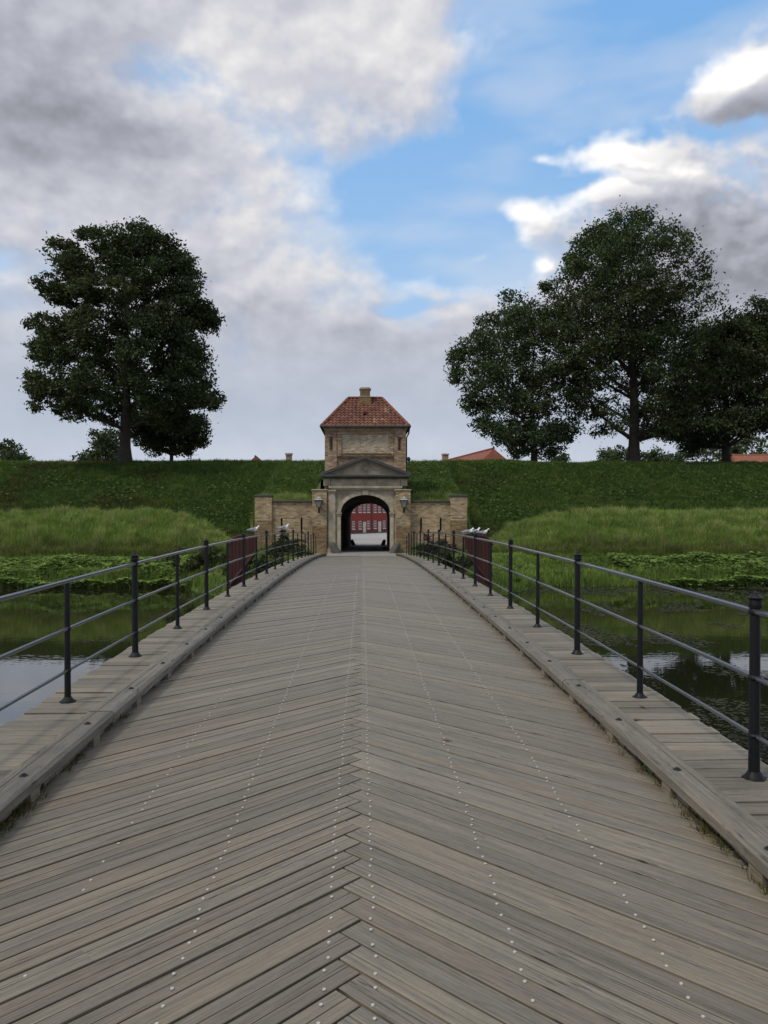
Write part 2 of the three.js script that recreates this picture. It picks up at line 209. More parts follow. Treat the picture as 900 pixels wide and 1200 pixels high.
function land(x, d) {
  const ax = Math.abs(x), q = d - shoreAt(x), wob = 0.16 * vnoise(x * 0.23, d * 0.3) + 0.07 * vnoise(x * 0.9, d * 0.9);
  const backfill = ax < 6 ? pl([[43.55, 1.55], [57, 4.58]], d) : -9;
  let h = Math.max(bankH(q), moundH(x, d)); h = d > 45.5 ? Math.max(d < 60 ? h : -9, slopeH(d)) : h;
  if (d > 43.54 && d < 57) h = Math.max(h, lerp(backfill, h, sst(5.72, 6.3, ax)));
  if (ax < 2.75 && d > 48 && d < 66) h = Math.max(h, 3.3);
  return h + (d > 56 && d < 64 ? 0.10 * vnoise(x * 0.16, 3) + 0.05 * vnoise(x * 0.7, 9) : 0) + (d > 46 ? wob * 0.7 : wob * 0.5 * sst(0, 1, q));
}
const onMound = (x, d) => moundH(x, d) > Math.max(slopeH(d), bankH(d - shoreAt(x)) + 0.06) - 0.12;

// ------------------------------------------------------------------ terrain
{
  const xs = [], ds = []; for (let x = -120; x < -36; x += 3) xs.push(x); for (let x = -36; x <= 36.01; x += 0.4) xs.push(x); for (let x = 39; x <= 120; x += 3) xs.push(x);
  for (const e of [-5.82, -5.74, -2.5, -2.05, 2.4, 2.5, 5.7, 5.78]) xs.push(e); xs.sort((a, b) => a - b);
  for (let d = 28; d <= 76; d += 0.4) ds.push(d); ds.push(43.5, 43.56, 48.3); ds.sort((a, b) => a - b);
  const pos = [], uv = [], col = [], idx = [], n = xs.length; const g0 = lin(0.075, 0.115, 0.026), soil = lin(0.085, 0.078, 0.04), pale = lin(0.15, 0.18, 0.046), c = new THREE.Color();
  for (const d of ds) for (const x of xs) { pos.push(x, land(x, d), -d); uv.push(x, d); const k = fbm(x * 0.4, d * 0.6, 4); c.copy(g0).lerp(soil, clamp(0.25 + 0.6 * k)).lerp(pale, sst(0.0, 0.5, fbm(x * 0.2 + 9, d * 0.3, 3))); col.push(c.r, c.g, c.b); }
  for (let j = 0; j < ds.length - 1; j++) for (let i = 0; i < n - 1; i++) { const xm = (xs[i] + xs[i + 1]) / 2, dm = (ds[j] + ds[j + 1]) / 2; if (xm > -2.5 && xm < 2.5 && dm > 40.2 && dm < 48.3) continue; if (xm > -2.5 && xm < 2.5 && dm > 65.8) continue; const a = j * n + i; idx.push(a, a + 1, a + n, a + 1, a + n + 1, a + n); }
  const g = new THREE.BufferGeometry(); g.setAttribute('position', new THREE.Float32BufferAttribute(pos, 3)); g.setAttribute('uv', new THREE.Float32BufferAttribute(uv, 2)); g.setAttribute('color', new THREE.Float32BufferAttribute(col, 3)); g.setIndex(idx); g.computeVertexNormals();
  whole('rampart', g, new THREE.MeshStandardMaterial({ vertexColors: true, roughness: 1 }), 'grass covered earth rampart and moat bank on both sides of the gate', 'rampart', null, 'structure');
}
whole('ground', new THREE.PlaneGeometry(5000, 5000).rotateX(-Math.PI / 2).translate(0, -4.6, 0), plain(0.05, 0.05, 0.03, 1), 'broad level ground under moat and fortress', 'ground', null, 'structure');
{ // parade ground inside the rampart, falling gently away
  const g = new THREE.BufferGeometry(); const rows = [[65.85, -1.53], [80, -1.86], [110, -2.6], [145, -3.34], [180, -3.4], [420, -3.4]], pos = [], uv = [], idx = []; rows.forEach(([d, y], i) => { for (const x of [-150, -2.5, 2.5, 150]) { pos.push(x, d < 75 && Math.abs(x) > 3 ? y - 0.5 : y, -d); uv.push(x, d); } if (i) for (let k = 0; k < 3; k++) { const a = (i - 1) * 4 + k; idx.push(a, a + 1, a + 4, a + 1, a + 5, a + 4); } });
  g.setAttribute('position', new THREE.Float32BufferAttribute(pos, 3)); g.setAttribute('uv', new THREE.Float32BufferAttribute(uv, 2)); g.setIndex(idx); g.computeVertexNormals();
  whole('parade_ground', g, M.court, 'pale grey road surface beyond the gate passage', 'road', null, 'structure');
}
{ // paving from the bridge end through the gate passage
  const rows = [[39.9, -0.835], [41.2, -0.83], [44, -0.84], [50, -1.02], [65.86, -1.526]], pos = [], uv = [], idx = []; rows.forEach(([d, y], i) => { for (const x of [-2.5, 2.5]) { pos.push(x, y, -d); uv.push(x, d); } if (i) { const a = (i - 1) * 2; idx.push(a, a + 1, a + 2, a + 1, a + 3, a + 2); } });
  const g = new THREE.BufferGeometry(); g.setAttribute('position', new THREE.Float32BufferAttribute(pos, 3)); g.setAttribute('uv', new THREE.Float32BufferAttribute(uv, 2)); g.setIndex(idx); g.computeVertexNormals();
  whole('gate_pavement', g, M.pave, 'grey stone paving running through the arched passage', 'pavement', null, 'structure');
}
// water
{
  const W = 768, S = 14, per = (x, y) => { const a = sst(0.8, 1, x), b = sst(0.8, 1, y), f = (p, q) => 0.6 * fbm(p * 14, q * 30, 4, 0.55) + 0.4 * fbm(p * 60, q * 120, 2); if (a === 0 && b === 0) return f(x, y); return lerp(lerp(f(x, y), f(x - 1, y), a), lerp(f(x, y - 1), f(x - 1, y - 1), a), b); };
  const bump = tex(W, W, (i, j) => 0.5 + 0.4 * per(i / W, j / W), { srgb: false, repeat: [1 / S, 1 / S] });
  const g = new THREE.PlaneGeometry(400, 260).rotateX(-Math.PI / 2).translate(0, WATER, 80 - 36 + 20); const p = g.attributes.position, uv = g.attributes.uv; for (let i = 0; i < p.count; i++) uv.setXY(i, p.getX(i), p.getZ(i));
  whole('water', g, new THREE.MeshPhysicalMaterial({ color: lin(0.014, 0.016, 0.007), roughness: 0.02, ior: 1.85, bumpMap: bump, bumpScale: 0.0022 }), 'still dark moat water on both sides of the bridge', 'water', null, 'structure');
}
// ------------------------------------------------------------------ the timber bridge
const HALF = 1.725, WALK = 0.05, KERB0 = 0.074, KERB1 = 0.14, DECK_END = 40.2, RAIL_X = 2.29;
{
  const bridge = thing('timber_bridge', 'weathered grey timber bridge with herringbone deck and side walkways', 'bridge');
  const r = rng(21);
  // a board lying along +x from 0 to L, top face at y = 0; strips of the wood sheet give each its own grain
  function board(L, w, t, strip, off, split = null) {
    const c = 0.002, top = split === null ? [] : [[split + 0.0024, 0], [split, -0.009], [split - 0.0024, 0]], s = [[-w / 2, -t], [w / 2, -t], [w / 2, -c], [w / 2 - c, 0], ...top, [-w / 2 + c, 0], [-w / 2, -c]], NP = s.length, pos = [], uv = [], idx = []; const v0 = (strip % STRIPS) / STRIPS, vs = 1 / STRIPS;
    const V = (x, y, z, u, v) => { pos.push(x, y, z); uv.push(u, v); return pos.length / 3 - 1; };
    for (let k = 0; k < NP; k++) { const [z0, y0] = s[k], [z1, y1] = s[(k + 1) % NP], q0 = v0 + vs * clamp(0.04 + 0.92 * (z0 / w + 0.5)), q1 = v0 + vs * clamp(0.04 + 0.92 * (z1 / w + 0.5)); const a = V(0, y0, z0, off, q0), b = V(L, y0, z0, off + L / BOARD_L, q0), e = V(L, y1, z1, off + L / BOARD_L, q1), f = V(0, y1, z1, off, q1); idx.push(a, e, b, a, f, e); }
    for (const x of [0, L]) { const b0 = pos.length / 3; for (const [z, y] of s) V(x, y, z, off + y * 0.3, v0 + vs * (0.5 + z * 3)); for (let k = 1; k < NP - 1; k++) x ? idx.push(b0, b0 + k + 1, b0 + k) : idx.push(b0, b0 + k, b0 + k + 1); }
    const g = new THREE.BufferGeometry(); g.setAttribute('position', new THREE.Float32BufferAttribute(pos, 3)); g.setAttribute('uv', new THREE.Float32BufferAttribute(uv, 2)); g.setIndex(idx); const f = g.toNonIndexed(); f.computeVertexNormals(); return f;
  }
  // herringbone deck: both ranks at 45 degrees, square ends butting at the middle
  const PW = 0.1225, GAP = 0.0098, STEP = PW * Math.SQRT2, LEN = 2.62;
  const shapes = [...Array(24)].map((_, i) => board(LEN, PW - GAP - 0.003 * r(), 0.05, i, r(), i % 3 ? (r() - 0.5) * 0.05 : null));
  const tones = [[0.170, 0.151, 0.124], [0.162, 0.144, 0.120], [0.179, 0.159, 0.130], [0.152, 0.135, 0.113], [0.172, 0.149, 0.120], [0.166, 0.150, 0.126], [0.184, 0.165, 0.135]].map((c) => wood(c[0], c[1], c[2], 0.55, 1.0));
  const makeMatrix = (side, d, jx, jy, tilt) => {                       // seat of one deck board
    const e = new THREE.Vector3(side * Math.SQRT1_2, 0, Math.SQRT1_2); e.y = -deckSlope(d) * e.z; e.normalize();
    const up = new THREE.Vector3(0, 1, deckSlope(d)).normalize(), z = new THREE.Vector3().crossVectors(e, up).normalize(), y = new THREE.Vector3().crossVectors(z, e); y.addScaledVector(z, tilt).normalize(); z.crossVectors(e, y);
    return new THREE.Matrix4().makeBasis(e, y, z).setPosition(jx, deckY(d) + jy, -d);
  };
  const seats = []; let n = 0;
  for (let d = -3.2; d < DECK_END; d += STEP, n++) for (const side of [-1, 1]) seats.push([side, d + (side < 0 ? STEP / 2 : 0)]);
  // pieces that show largest first: from the foot of the picture outward
  seats.sort((a, b) => a[1] - b[1]); const rest = [], INDIV = 300; let made = 0; const restTone = 6;
  for (const [side, d] of seats) {
    const mtx = makeMatrix(side, d, side * 0.005, (r() - 0.5) * 0.005, (r() - 0.5) * 0.03), shape = shapes[(r() * shapes.length) | 0], tone = tones[Math.floor(r() * tones.length)];
    if (d > -1.6 && made < INDIV) { const m = part('deck_plank', shape, tone, bridge); m.applyMatrix4(mtx); made++; } else (rest[tones.indexOf(tone)] ??= []).push(shape.clone().applyMatrix4(mtx));
  }
  rest.forEach((g, i) => { if (g) part('deck_planking', g, tones[i], bridge).userData.kind = 'stuff'; });
  // pale screw heads over the bearers, two to a board
  const heads = [], disc = new THREE.CylinderGeometry(0.0062, 0.0068, 0.004, 7); const put = (x, d) => heads.push(disc.clone().rotateX(0).translate(x, deckY(d) + 0.0032, -d));
  for (const [side, d0] of seats) for (const lx of [0.085, 0.6, 1.125]) for (const q of [-0.28, 0.28]) {
    if (d0 < -1 || d0 > 20) continue; const drop = side < 0 && lx > 1 ? 0.45 : 0.04; if (r() < drop) continue;
    // the board's centre line crosses |x| = lx where it has run lx towards the camera
    const x = side * (lx + (r() - 0.5) * 0.02), d = d0 - Math.abs(x) + q * STEP + (r() - 0.5) * 0.02; put(x, d);
  }
  part('screw_heads', heads, plain(0.47, 0.45, 0.41, 0.6), bridge).userData.kind = 'stuff';
  // walkways: boards across, nailed on bearers, each a little different
  const wtones = [[0.19, 0.172, 0.145], [0.163, 0.149, 0.127], [0.21, 0.19, 0.16], [0.18, 0.166, 0.143], [0.14, 0.128, 0.11]].map((c) => wood(c[0], c[1], c[2], 0.68, 0.6));
  const wshapes = [...Array(20)].map((_, i) => { const w = 0.135 + 0.075 * r(); return [board(0.72, w - 0.009 - 0.012 * r(), 0.035, i * 3 + 1, r(), r() < 0.4 ? (r() - 0.5) * 0.06 : null), w]; });
  const wrest = [];
  for (const side of [-1, 1]) { let d = -2.4, k = 0; while (d < DECK_END) { const [g, w] = wshapes[(r() * wshapes.length) | 0]; d += w / 2; const tone = (r() * wtones.length) | 0, s = deckSlope(d), jog = (r() - 0.5) * 0.035;
    const e = new THREE.Vector3(side, (r() - 0.5) * 0.012, (r() - 0.5) * 0.008).normalize(), up = new THREE.Vector3(0, 1, s + (r() - 0.5) * 0.03).normalize(), z = new THREE.Vector3().crossVectors(e, up).normalize(); up.crossVectors(z, e);
    const mtx = new THREE.Matrix4().makeBasis(e, up, z).setPosition(side * (1.775 + jog * 0.7), deckY(d) + WALK + (r() - 0.5) * 0.006, -d);
    if (d > 1.5 && k++ < 130) { part('walkway_plank', g, wtones[tone], bridge).applyMatrix4(mtx); } else (wrest[tone] ??= []).push(g.clone().applyMatrix4(mtx)); d += w / 2; } }
  wrest.forEach((g, i) => { if (g) part('walkway_planking', g, wtones[i], bridge).userData.kind = 'stuff'; });
  // kerb beams on spacer blocks, a bolt in each block
  const kmats = [wood(0.148, 0.138, 0.121, 0.65), wood(0.162, 0.151, 0.131, 0.65), wood(0.140, 0.131, 0.116, 0.65)], bmat = wood(0.185, 0.165, 0.13, 0.75);
  for (const side of [-1, 1]) { let d = -2.3 + (side > 0 ? 0.9 : 0); let kk = side > 0 ? 5 : 2;
    while (d < DECK_END - 0.3) { const L = Math.min(3.98, DECK_END - d), segs = 6, w = 0.185, sec = [[0, KERB0], [0, KERB1 - 0.018], [0.018, KERB1], [0.118, KERB1], [0.121, KERB1 - 0.012], [0.126, KERB1 - 0.001], [w - 0.008, KERB1 - 0.002], [w, KERB1 - 0.010], [w, KERB0]], NS = 9, pos = [], uv = [], idx = [], st = (kk * 3) % STRIPS;
      for (let i = 0; i <= segs; i++) { const dd = d + 0.012 + (L - 0.024) * i / segs, y = deckY(dd); sec.forEach(([x, h], q) => { pos.push(side * (HALF + x), y + h, -dd); uv.push(L * i / segs / BOARD_L + kk * 0.37, (st + 0.06 + 0.88 * ((q < 2 ? h - KERB0 : x + 0.05) / 0.25)) / STRIPS); }); }
      for (let i = 0; i < segs; i++) for (let q = 0; q < NS; q++) { const a = i * NS + q, b = i * NS + (q + 1) % NS; side > 0 ? idx.push(a, b, a + NS, b, b + NS, a + NS) : idx.push(a, a + NS, b, b, a + NS, b + NS); }
      for (const c of [0, segs]) for (let q = 1; q < NS - 1; q++) idx.push(c * NS, c * NS + q, c * NS + q + 1);
      let g = new THREE.BufferGeometry(); g.setAttribute('position', new THREE.Float32BufferAttribute(pos, 3)); g.setAttribute('uv', new THREE.Float32BufferAttribute(uv, 2)); g.setIndex(idx); g = g.toNonIndexed(); g.computeVertexNormals();
      const kerb = part('kerb_beam', g, kmats[kk % 3], bridge);
      for (let b = Math.ceil(d - 0.2); b < d + L - 0.15; b += 1) { const bd = b + 0.34; if (bd < d + 0.1 || bd > d + L - 0.1) continue; const y = deckY(bd);
        part('spacer_block', bx(side > 0 ? HALF + 0.012 : -HALF - 0.15, side > 0 ? HALF + 0.15 : -HALF - 0.012, y + 0.003, y + KERB0 - 0.001, -bd - 0.06, -bd + 0.06), bmat, kerb);
        part('bolt', [new THREE.CylinderGeometry(0.022, 0.024, 0.004, 12).translate(side * (HALF + 0.075), y + KERB1 + 0.002, -bd), new THREE.CylinderGeometry(0.011, 0.013, 0.009, 6).translate(side * (HALF + 0.075), y + KERB1 + 0.008, -bd)], M.black, kerb); }
      d += L; kk++; } }
  for (const side of [-1, 1]) { const P = [], R = []; for (let d = -2.4; d <= DECK_END; d += 1.2) { P.push([side * 1.93, deckY(d) + 0.005, -d]); R.push(0.035); } part('added_gap_shade', taper(P, R, 4), wood(0.05, 0.045, 0.038, 0.9), bridge); }  // dark strip added behind the kerb gap, standing in for shade there
  // dark sheet added below the planks to shut light out of the joints
  { const pos = [], uv = [], idx = []; let q = 0; for (let d = -3.6; d <= 40.25; d += 0.7, q++) { const y = deckY(d) - 0.062; for (const [x, h] of [[-2.4, 0], [2.4, 0], [2.4, -0.03], [-2.4, -0.03]]) { pos.push(x, y + h, -d); uv.push(x, d); } if (q) for (let k = 0; k < 4; k++) { const a = (q - 1) * 4 + k, b = (q - 1) * 4 + (k + 1) % 4; idx.push(a, b, a + 4, b, b + 4, a + 4); } } const g = new THREE.BufferGeometry(); g.setAttribute('position', new THREE.Float32BufferAttribute(pos, 3)); g.setAttribute('uv', new THREE.Float32BufferAttribute(uv, 2)); g.setIndex(idx); const f = g.toNonIndexed(); f.computeVertexNormals(); part('added_shade_sheet', f, plain(0.02, 0.018, 0.016, 0.9), bridge); }
  // bearers and piles below
  const dark = wood(0.09, 0.082, 0.07, 0.85);
  for (const x of [-2.3, -1.7, -1.125, -0.6, 0, 0.6, 1.125, 1.7, 2.3]) { const P = [], R = []; for (let d = -3.6; d <= 40.3; d += 2.2) { P.push([x, deckY(d) - 0.225, -d]); R.push(0.13); } part('bearer', taper(P, R, 4), dark, bridge); }
  for (let d = 1; d < 36; d += 6.5) { part('cross_beam', bx(-2.5, 2.5, deckY(d) - 0.55, deckY(d) - 0.3, -d - 0.14, -d + 0.14), dark, bridge); for (const x of [-2.05, -0.7, 0.7, 2.05]) part('pile', taper([[x, -4.7, -d], [x, deckY(d) - 0.56, -d]], [0.16, 0.15], 10), dark, bridge); }
  part('abutment', bx(-2.62, 2.62, -4.5, deckY(40.3) - 0.36, -40.75, -40.28), M.lowBrick, bridge);
}
// moss and grass in the joint under the kerbs
const tuftGeo = (blades, seed, w, lean, spread) => { const r = rng(seed), pos = [], idx = []; for (let i = 0; i < blades; i++) { const a = r() * 6.28, bxx = Math.cos(a) * spread * r(), bz = Math.sin(a) * spread * r(), h = 0.55 + 0.45 * r(), l = lean * (0.3 + r()), ta = a + (r() - 0.5), px = -Math.sin(a) * w, pz = Math.cos(a) * w, n = pos.length / 3; const mx = bxx + Math.cos(ta) * l * 0.3, mz = bz + Math.sin(ta) * l * 0.3;
  pos.push(bxx - px, 0, bz - pz, bxx + px, 0, bz + pz, mx - px * 0.8, h * 0.55, mz - pz * 0.8, mx + px * 0.8, h * 0.55, mz + pz * 0.8, bxx + Math.cos(ta) * l, h, bz + Math.sin(ta) * l); idx.push(n, n + 1, n + 2, n + 1, n + 3, n + 2, n + 2, n + 3, n + 4); }
  const g = new THREE.BufferGeometry(); g.setAttribute('position', new THREE.Float32BufferAttribute(pos, 3)); g.setIndex(idx); const f = g.toNonIndexed(); f.computeVertexNormals(); return f; };
const grassMat = new THREE.MeshPhysicalMaterial({ color: 0xffffff, roughness: 0.95, specularIntensity: 0.3, side: THREE.DoubleSide, transmission: 0.3, thickness: 0 });
function scatter(name, geo, list, label, category) {       // list of [x, y, z, turn, sx, sy, color, tilt]
  const m = new THREE.InstancedMesh(geo, grassMat, list.length), o = new THREE.Object3D(); m.name = numbered(name); list.forEach(([x, y, z, t, sx, sy, c, tx = 0], i) => { o.position.set(x, y, z); o.rotation.set(tx, t, 0); o.scale.set(sx, sy, sx); o.updateMatrix(); m.setMatrixAt(i, o.matrix); m.setColorAt(i, c); }); m.castShadow = m.receiveShadow = true; scene.add(m); return tag(m, label, category, null, 'stuff');
}
{
  const r = rng(64), L = []; const spots = [[-1, 4.1, 0.55, 90], [-1, 5.0, 0.3, 26], [-1, 3.5, 0.3, 60], [-1, 5.9, 0.3, 16], [1, 3.85, 0.45, 90], [1, 4.7, 0.35, 36], [1, 5.6, 0.5, 26], [1, 3.2, 0.4, 60], [-1, 7.6, 0.6, 14], [1, 7.2, 0.7, 14]];
  for (const [s, d, sp, n] of spots) for (let i = 0; i < n; i++) { const dd = d + (r() + r() - 1) * sp, x = s * (HALF + 0.06 - Math.abs(r() + r() - 1) * 0.085), k = r(), c = k < 0.55 ? lin(0.10, 0.10, 0.025) : k < 0.85 ? lin(0.055, 0.07, 0.02) : lin(0.17, 0.12, 0.05); L.push([x, deckY(dd) - 0.012, -dd, r() * 6.28, 0.035 + 0.03 * r(), 0.025 + 0.045 * r(), c, (r() - 0.5) * 0.8]); }
  scatter('moss', tuftGeo(9, 3, 0.035, 0.8, 0.5), L, 'yellow green moss tufts growing along the foot of the kerb beams', 'moss');
}
// ------------------------------------------------------------------ railings
{
  const S = 1.86, D0 = 4.45, ks = []; for (let k = -3; k <= 19; k++) ks.push(k);
  const tall = mergeGeometries([new THREE.CylinderGeometry(0.064, 0.069, 0.014, 8), new THREE.CylinderGeometry(0.034, 0.056, 0.035, 8).translate(0, 0.024, 0), new THREE.CylinderGeometry(0.0285, 0.032, 0.94, 8).translate(0, 0.51, 0), new THREE.CylinderGeometry(0.041, 0.036, 0.018, 8).translate(0, 0.985, 0), new THREE.CylinderGeometry(0.036, 0.036, 0.03, 8).translate(0, 1.007, 0), new THREE.CylinderGeometry(0.045, 0.034, 0.014, 8).translate(0, 1.028, 0), new THREE.CylinderGeometry(0.015, 0.045, 0.022, 8).translate(0, 1.046, 0), new THREE.SphereGeometry(0.017, 8, 6).translate(0, 1.055, 0)].map(strip).map((g) => g.rotateY(Math.PI / 8)));
  const slim = mergeGeometries([new THREE.CylinderGeometry(0.06, 0.065, 0.014, 8), new THREE.CylinderGeometry(0.027, 0.05, 0.032, 8).translate(0, 0.022, 0), new THREE.CylinderGeometry(0.0205, 0.025, 0.92, 8).translate(0, 0.495, 0)].map(strip).map((g) => g.rotateY(Math.PI / 8)));
  const RAILS = [['top_rail', 0.955, 0.0185], ['middle_rail', 0.577, 0.015], ['bottom_rail', 0.245, 0.0125]];
  const boss = new THREE.SphereGeometry(1, 10, 6);
  for (const side of [-1, 1]) {
    const t = thing('bridge_railing', side < 0 ? 'black iron railing with two gulls by it, along the still open water' : 'black iron railing with three rails, along the weedy water', 'railing', [0, 0, 0], 0, 'railings along the bridge');
    for (const k of ks) { const d = D0 + S * k, y = deckY(d) + WALK; const p = part('post', k % 2 === 0 ? tall : slim, M.iron, t, [side * RAIL_X, y - 0.0, -d]); p.rotation.z = -side * 0.004;
      for (const [, h, rr] of RAILS) { if (h > 0.9 && k % 2) continue; const b = part('boss', boss, M.iron, p, [0, h, 0]); b.scale.set((k % 2 ? 0.031 : 0.039), rr * 1.65, (k % 2 ? 0.031 : 0.041)); } }
    for (const [nm, h, rr] of RAILS) { const P = [], R = []; for (let k = -3.35; k <= 19.2; k += 0.25) { const d = D0 + S * k; P.push([side * RAIL_X + 0.003 * vnoise(k * 1.1, side), deckY(d) + WALK + h + 0.003 * vnoise(k * 0.8, side * 4), -d]); R.push(rr); } part(nm, taper(P, R, 10), M.railIron, t); }
  }
}
lap('bridge');
// ------------------------------------------------------------------ the gatehouse
const arcPts = (cx, hw, spring, rise, n = 20, from = 0, to = 1) => [...Array(n + 1)].map((_, i) => { const t = Math.PI * (1 - lerp(from, to, i / n)); return [cx + hw * Math.cos(t), spring + rise * Math.sin(t)]; });
function builder(base, label, name, category, group) { const t = thing(name, label, category, base, 0, group); const p = (nm, geo, mat, parent = t) => { const gs = (Array.isArray(geo) ? geo : [geo]).map(strip).map((g) => { g = g.clone(); g.translate(-base[0], -base[1], -base[2]); return g; }); return part(nm, gs.length > 1 ? mergeGeometries(gs) : gs[0], mat, parent); }; return { t, p }; }
const GX = 0.22, GZ = -GATE;
const tileMats = [plain(0.185, 0.068, 0.036, 0.85), plain(0.14, 0.053, 0.032, 0.85), plain(0.22, 0.088, 0.046, 0.85), plain(0.10, 0.048, 0.033, 0.9), plain(0.26, 0.18, 0.11, 0.9)];
// pantiles on a roof slope: eave from a to b, top edge from c (above a) to e (above b); returns lists of geometries by tone
function pantiles(a, b, c, e, tw, th, lists, r, pale) {
  const A = new THREE.Vector3(...a), B = new THREE.Vector3(...b), C = new THREE.Vector3(...c), E = new THREE.Vector3(...e), ex = B.clone().sub(A), len = ex.length(); ex.normalize();
  const n = ex.clone().cross(C.clone().sub(A)).normalize(); if (n.y < 0) n.negate(); const up = n.clone().cross(ex); if (up.y < 0) up.negate(); up.normalize();
  const H = C.clone().sub(A).dot(up), lc = C.clone().sub(A).dot(ex), rc = E.clone().sub(A).dot(ex), rows = Math.round(H / th), cols = Math.round(len / tw), t1 = len / cols, t2 = H / rows, seg = 6;
  for (let j = 0; j < rows; j++) for (let i = 0; i < cols; i++) { const v = (j + 0.5) / rows, u = (i + 0.5) * t1, lo = lc * v, hi = lerp(len, rc, v); if (u < lo - 0.02 || u > hi + 0.02) continue;
    const pos = [], idx = [], j1 = (r() - 0.5) * 0.008, j2 = (r() - 0.5) * 0.006; for (let q = 0; q <= 1; q++) for (let k = 0; k <= seg; k++) { const s = k / seg, w = 0.032 * Math.sin(s * Math.PI * 2 - 0.5) + (q ? 0.004 : 0.052) + j1, P = A.clone().addScaledVector(ex, (i + s * 1.04) * t1).addScaledVector(up, (j + (q ? 1.06 : 0)) * t2 + j2).addScaledVector(n, w); pos.push(P.x, P.y, P.z); }
    for (let k = 0; k <= seg; k++) { const P = new THREE.Vector3(pos[k * 3], pos[k * 3 + 1], pos[k * 3 + 2]).addScaledVector(n, -0.05); pos.push(P.x, P.y, P.z); }
    const m = seg + 1; for (let k = 0; k < seg; k++) { idx.push(k, k + 1, k + m, k + 1, k + m + 1, k + m); idx.push(k + 2 * m, k + 1 + 2 * m, k, k + 1 + 2 * m, k + 1, k); }
    const g = new THREE.BufferGeometry(); g.setAttribute('position', new THREE.Float32BufferAttribute(pos, 3)); g.setAttribute('uv', new THREE.Float32BufferAttribute(new Float32Array(pos.length / 3 * 2), 2)); g.setIndex(idx); const f = g.toNonIndexed(); f.computeVertexNormals();
    const q = r(); let tone = q < 0.36 ? 0 : q < 0.62 ? 1 : q < 0.84 ? 2 : 3; if (pale && pale(u / len, v, r)) tone = 4; (lists[tone] ??= []).push(f); }
}
{
  const base = [GX, -0.86, GZ], { t, p } = builder(base, 'gatehouse of yellow brick with stone arch portal, pediment and red tiled roof', 'gatehouse', 'gatehouse');
  const X = (x) => GX + x, HW = 1.34, SPR = 1.36, RISE = 0.95;
  const arch = arcPts(GX, HW, SPR, RISE, 28);
  p('portal_wall', prism([[X(-2.1), -0.9], [X(-HW), -0.9], ...arch, [X(HW), -0.9], [X(2.1), -0.9], [X(2.1), 2.6], [X(-2.1), 2.6]], GZ - 0.55, GZ), M.stone);
  // voussoirs round the arch and the keystone
  const NV = 13; for (let i = 0; i < NV; i++) { const key = i === 6, f = (i + 0.02) / NV, q = (i + 0.98) / NV, w = key ? 0.26 : 0.19; const inner = arcPts(GX, HW, SPR, RISE, 4, f, q), outer = arcPts(GX, HW + w, SPR, RISE + w, 4, f, q).reverse(); p(key ? 'keystone' : 'voussoir', prism([...inner, ...outer], GZ + 0.001, GZ + (key ? 0.11 : 0.045), [], 0.006), M.stoneLight); }
  for (const s of [-1, 1]) {
    const a = (x0, x1) => s > 0 ? [X(x0), X(x1)] : [X(-x1), X(-x0)];
    p('jamb', bx(...a(HW + 0.01, HW + 0.2), -0.7, SPR - 0.10, GZ + 0.001, GZ + 0.05, 0.008), M.stoneLight); p('impost', [bx(...a(HW - 0.05, HW + 0.26), SPR - 0.098, SPR - 0.002, GZ - 0.1, GZ + 0.12, 0.015), bx(...a(HW - 0.03, HW + 0.23), SPR - 0.2, SPR - 0.1, GZ - 0.1, GZ + 0.08, 0.01)], M.stone);
    p('pilaster', bx(...a(1.63, 2.02), -0.62, 2.42, GZ + 0.001, GZ + 0.12, 0.01), M.stone); p('pilaster_base', bx(...a(1.58, 2.08), -0.9, -0.622, GZ + 0.001, GZ + 0.18, 0.02), M.stone); p('pilaster_capital', [bx(...a(1.6, 2.06), 2.422, 2.5, GZ + 0.001, GZ + 0.16, 0.015), bx(...a(1.57, 2.1), 2.502, 2.585, GZ + 0.001, GZ + 0.2, 0.015)], M.stone);
  }
  p('architrave', [bx(X(-1.92), X(1.92), 2.602, 2.68, GZ - 0.3, GZ + 0.16, 0.008), bx(X(-2.0), X(2.0), 2.682, 2.80, GZ - 0.3, GZ + 0.22, 0.012)], M.stoneLight);
  for (const [x0, x1] of [[-2.28, -1.9], [-1.892, -0.66], [-0.652, 0.6], [0.608, 1.9], [1.908, 2.28]]) p('frieze_block', bx(X(x0), X(x1), 2.802, 3.20, GZ - 0.4, GZ + (Math.abs(x0 + x1) > 3.5 ? 0.16 : 0.12), 0.012), M.stone);
  p('cornice', [bx(X(-2.32), X(2.32), 3.202, 3.28, GZ - 0.3, GZ + 0.3, 0.015), bx(X(-2.42), X(2.42), 3.282, 3.40, GZ - 0.3, GZ + 0.44, 0.02)], M.lead);
  const AP = 4.26; const ped = p('pediment', prism([[X(-2.2), 3.402], [X(2.2), 3.402], [X(0), AP]], GZ - 0.45, GZ + 0.1), M.stone);
  for (const s of [-1, 1]) { const L = Math.hypot(2.42, AP - 3.4 + 0.06), g = bx(-0.02, L + 0.02, 0, 0.17, GZ - 0.45, GZ + 0.42, 0.015); const g2 = bx(0, L - 0.1, -0.075, -0.002, GZ - 0.4, GZ + 0.24, 0.01); const m = new THREE.Matrix4().makeRotationZ(-Math.atan2(AP - 3.34, 2.42)), fl = new THREE.Matrix4().makeScale(s, 1, 1); const f = [g, g2].map((q) => { q.applyMatrix4(m).translate(0, AP - 0.02, 0).applyMatrix4(fl); if (s < 0) { const a = q.attributes.position.array; for (let i = 0; i < a.length; i += 9) for (let k = 0; k < 3; k++) { const tmp = a[i + k]; a[i + k] = a[i + 3 + k]; a[i + 3 + k] = tmp; } q.computeVertexNormals(); } return q.translate(GX, 0, 0); }); p('raking_cornice', f[0], M.lead, ped); p('raking_moulding', f[1], M.stone, ped); }
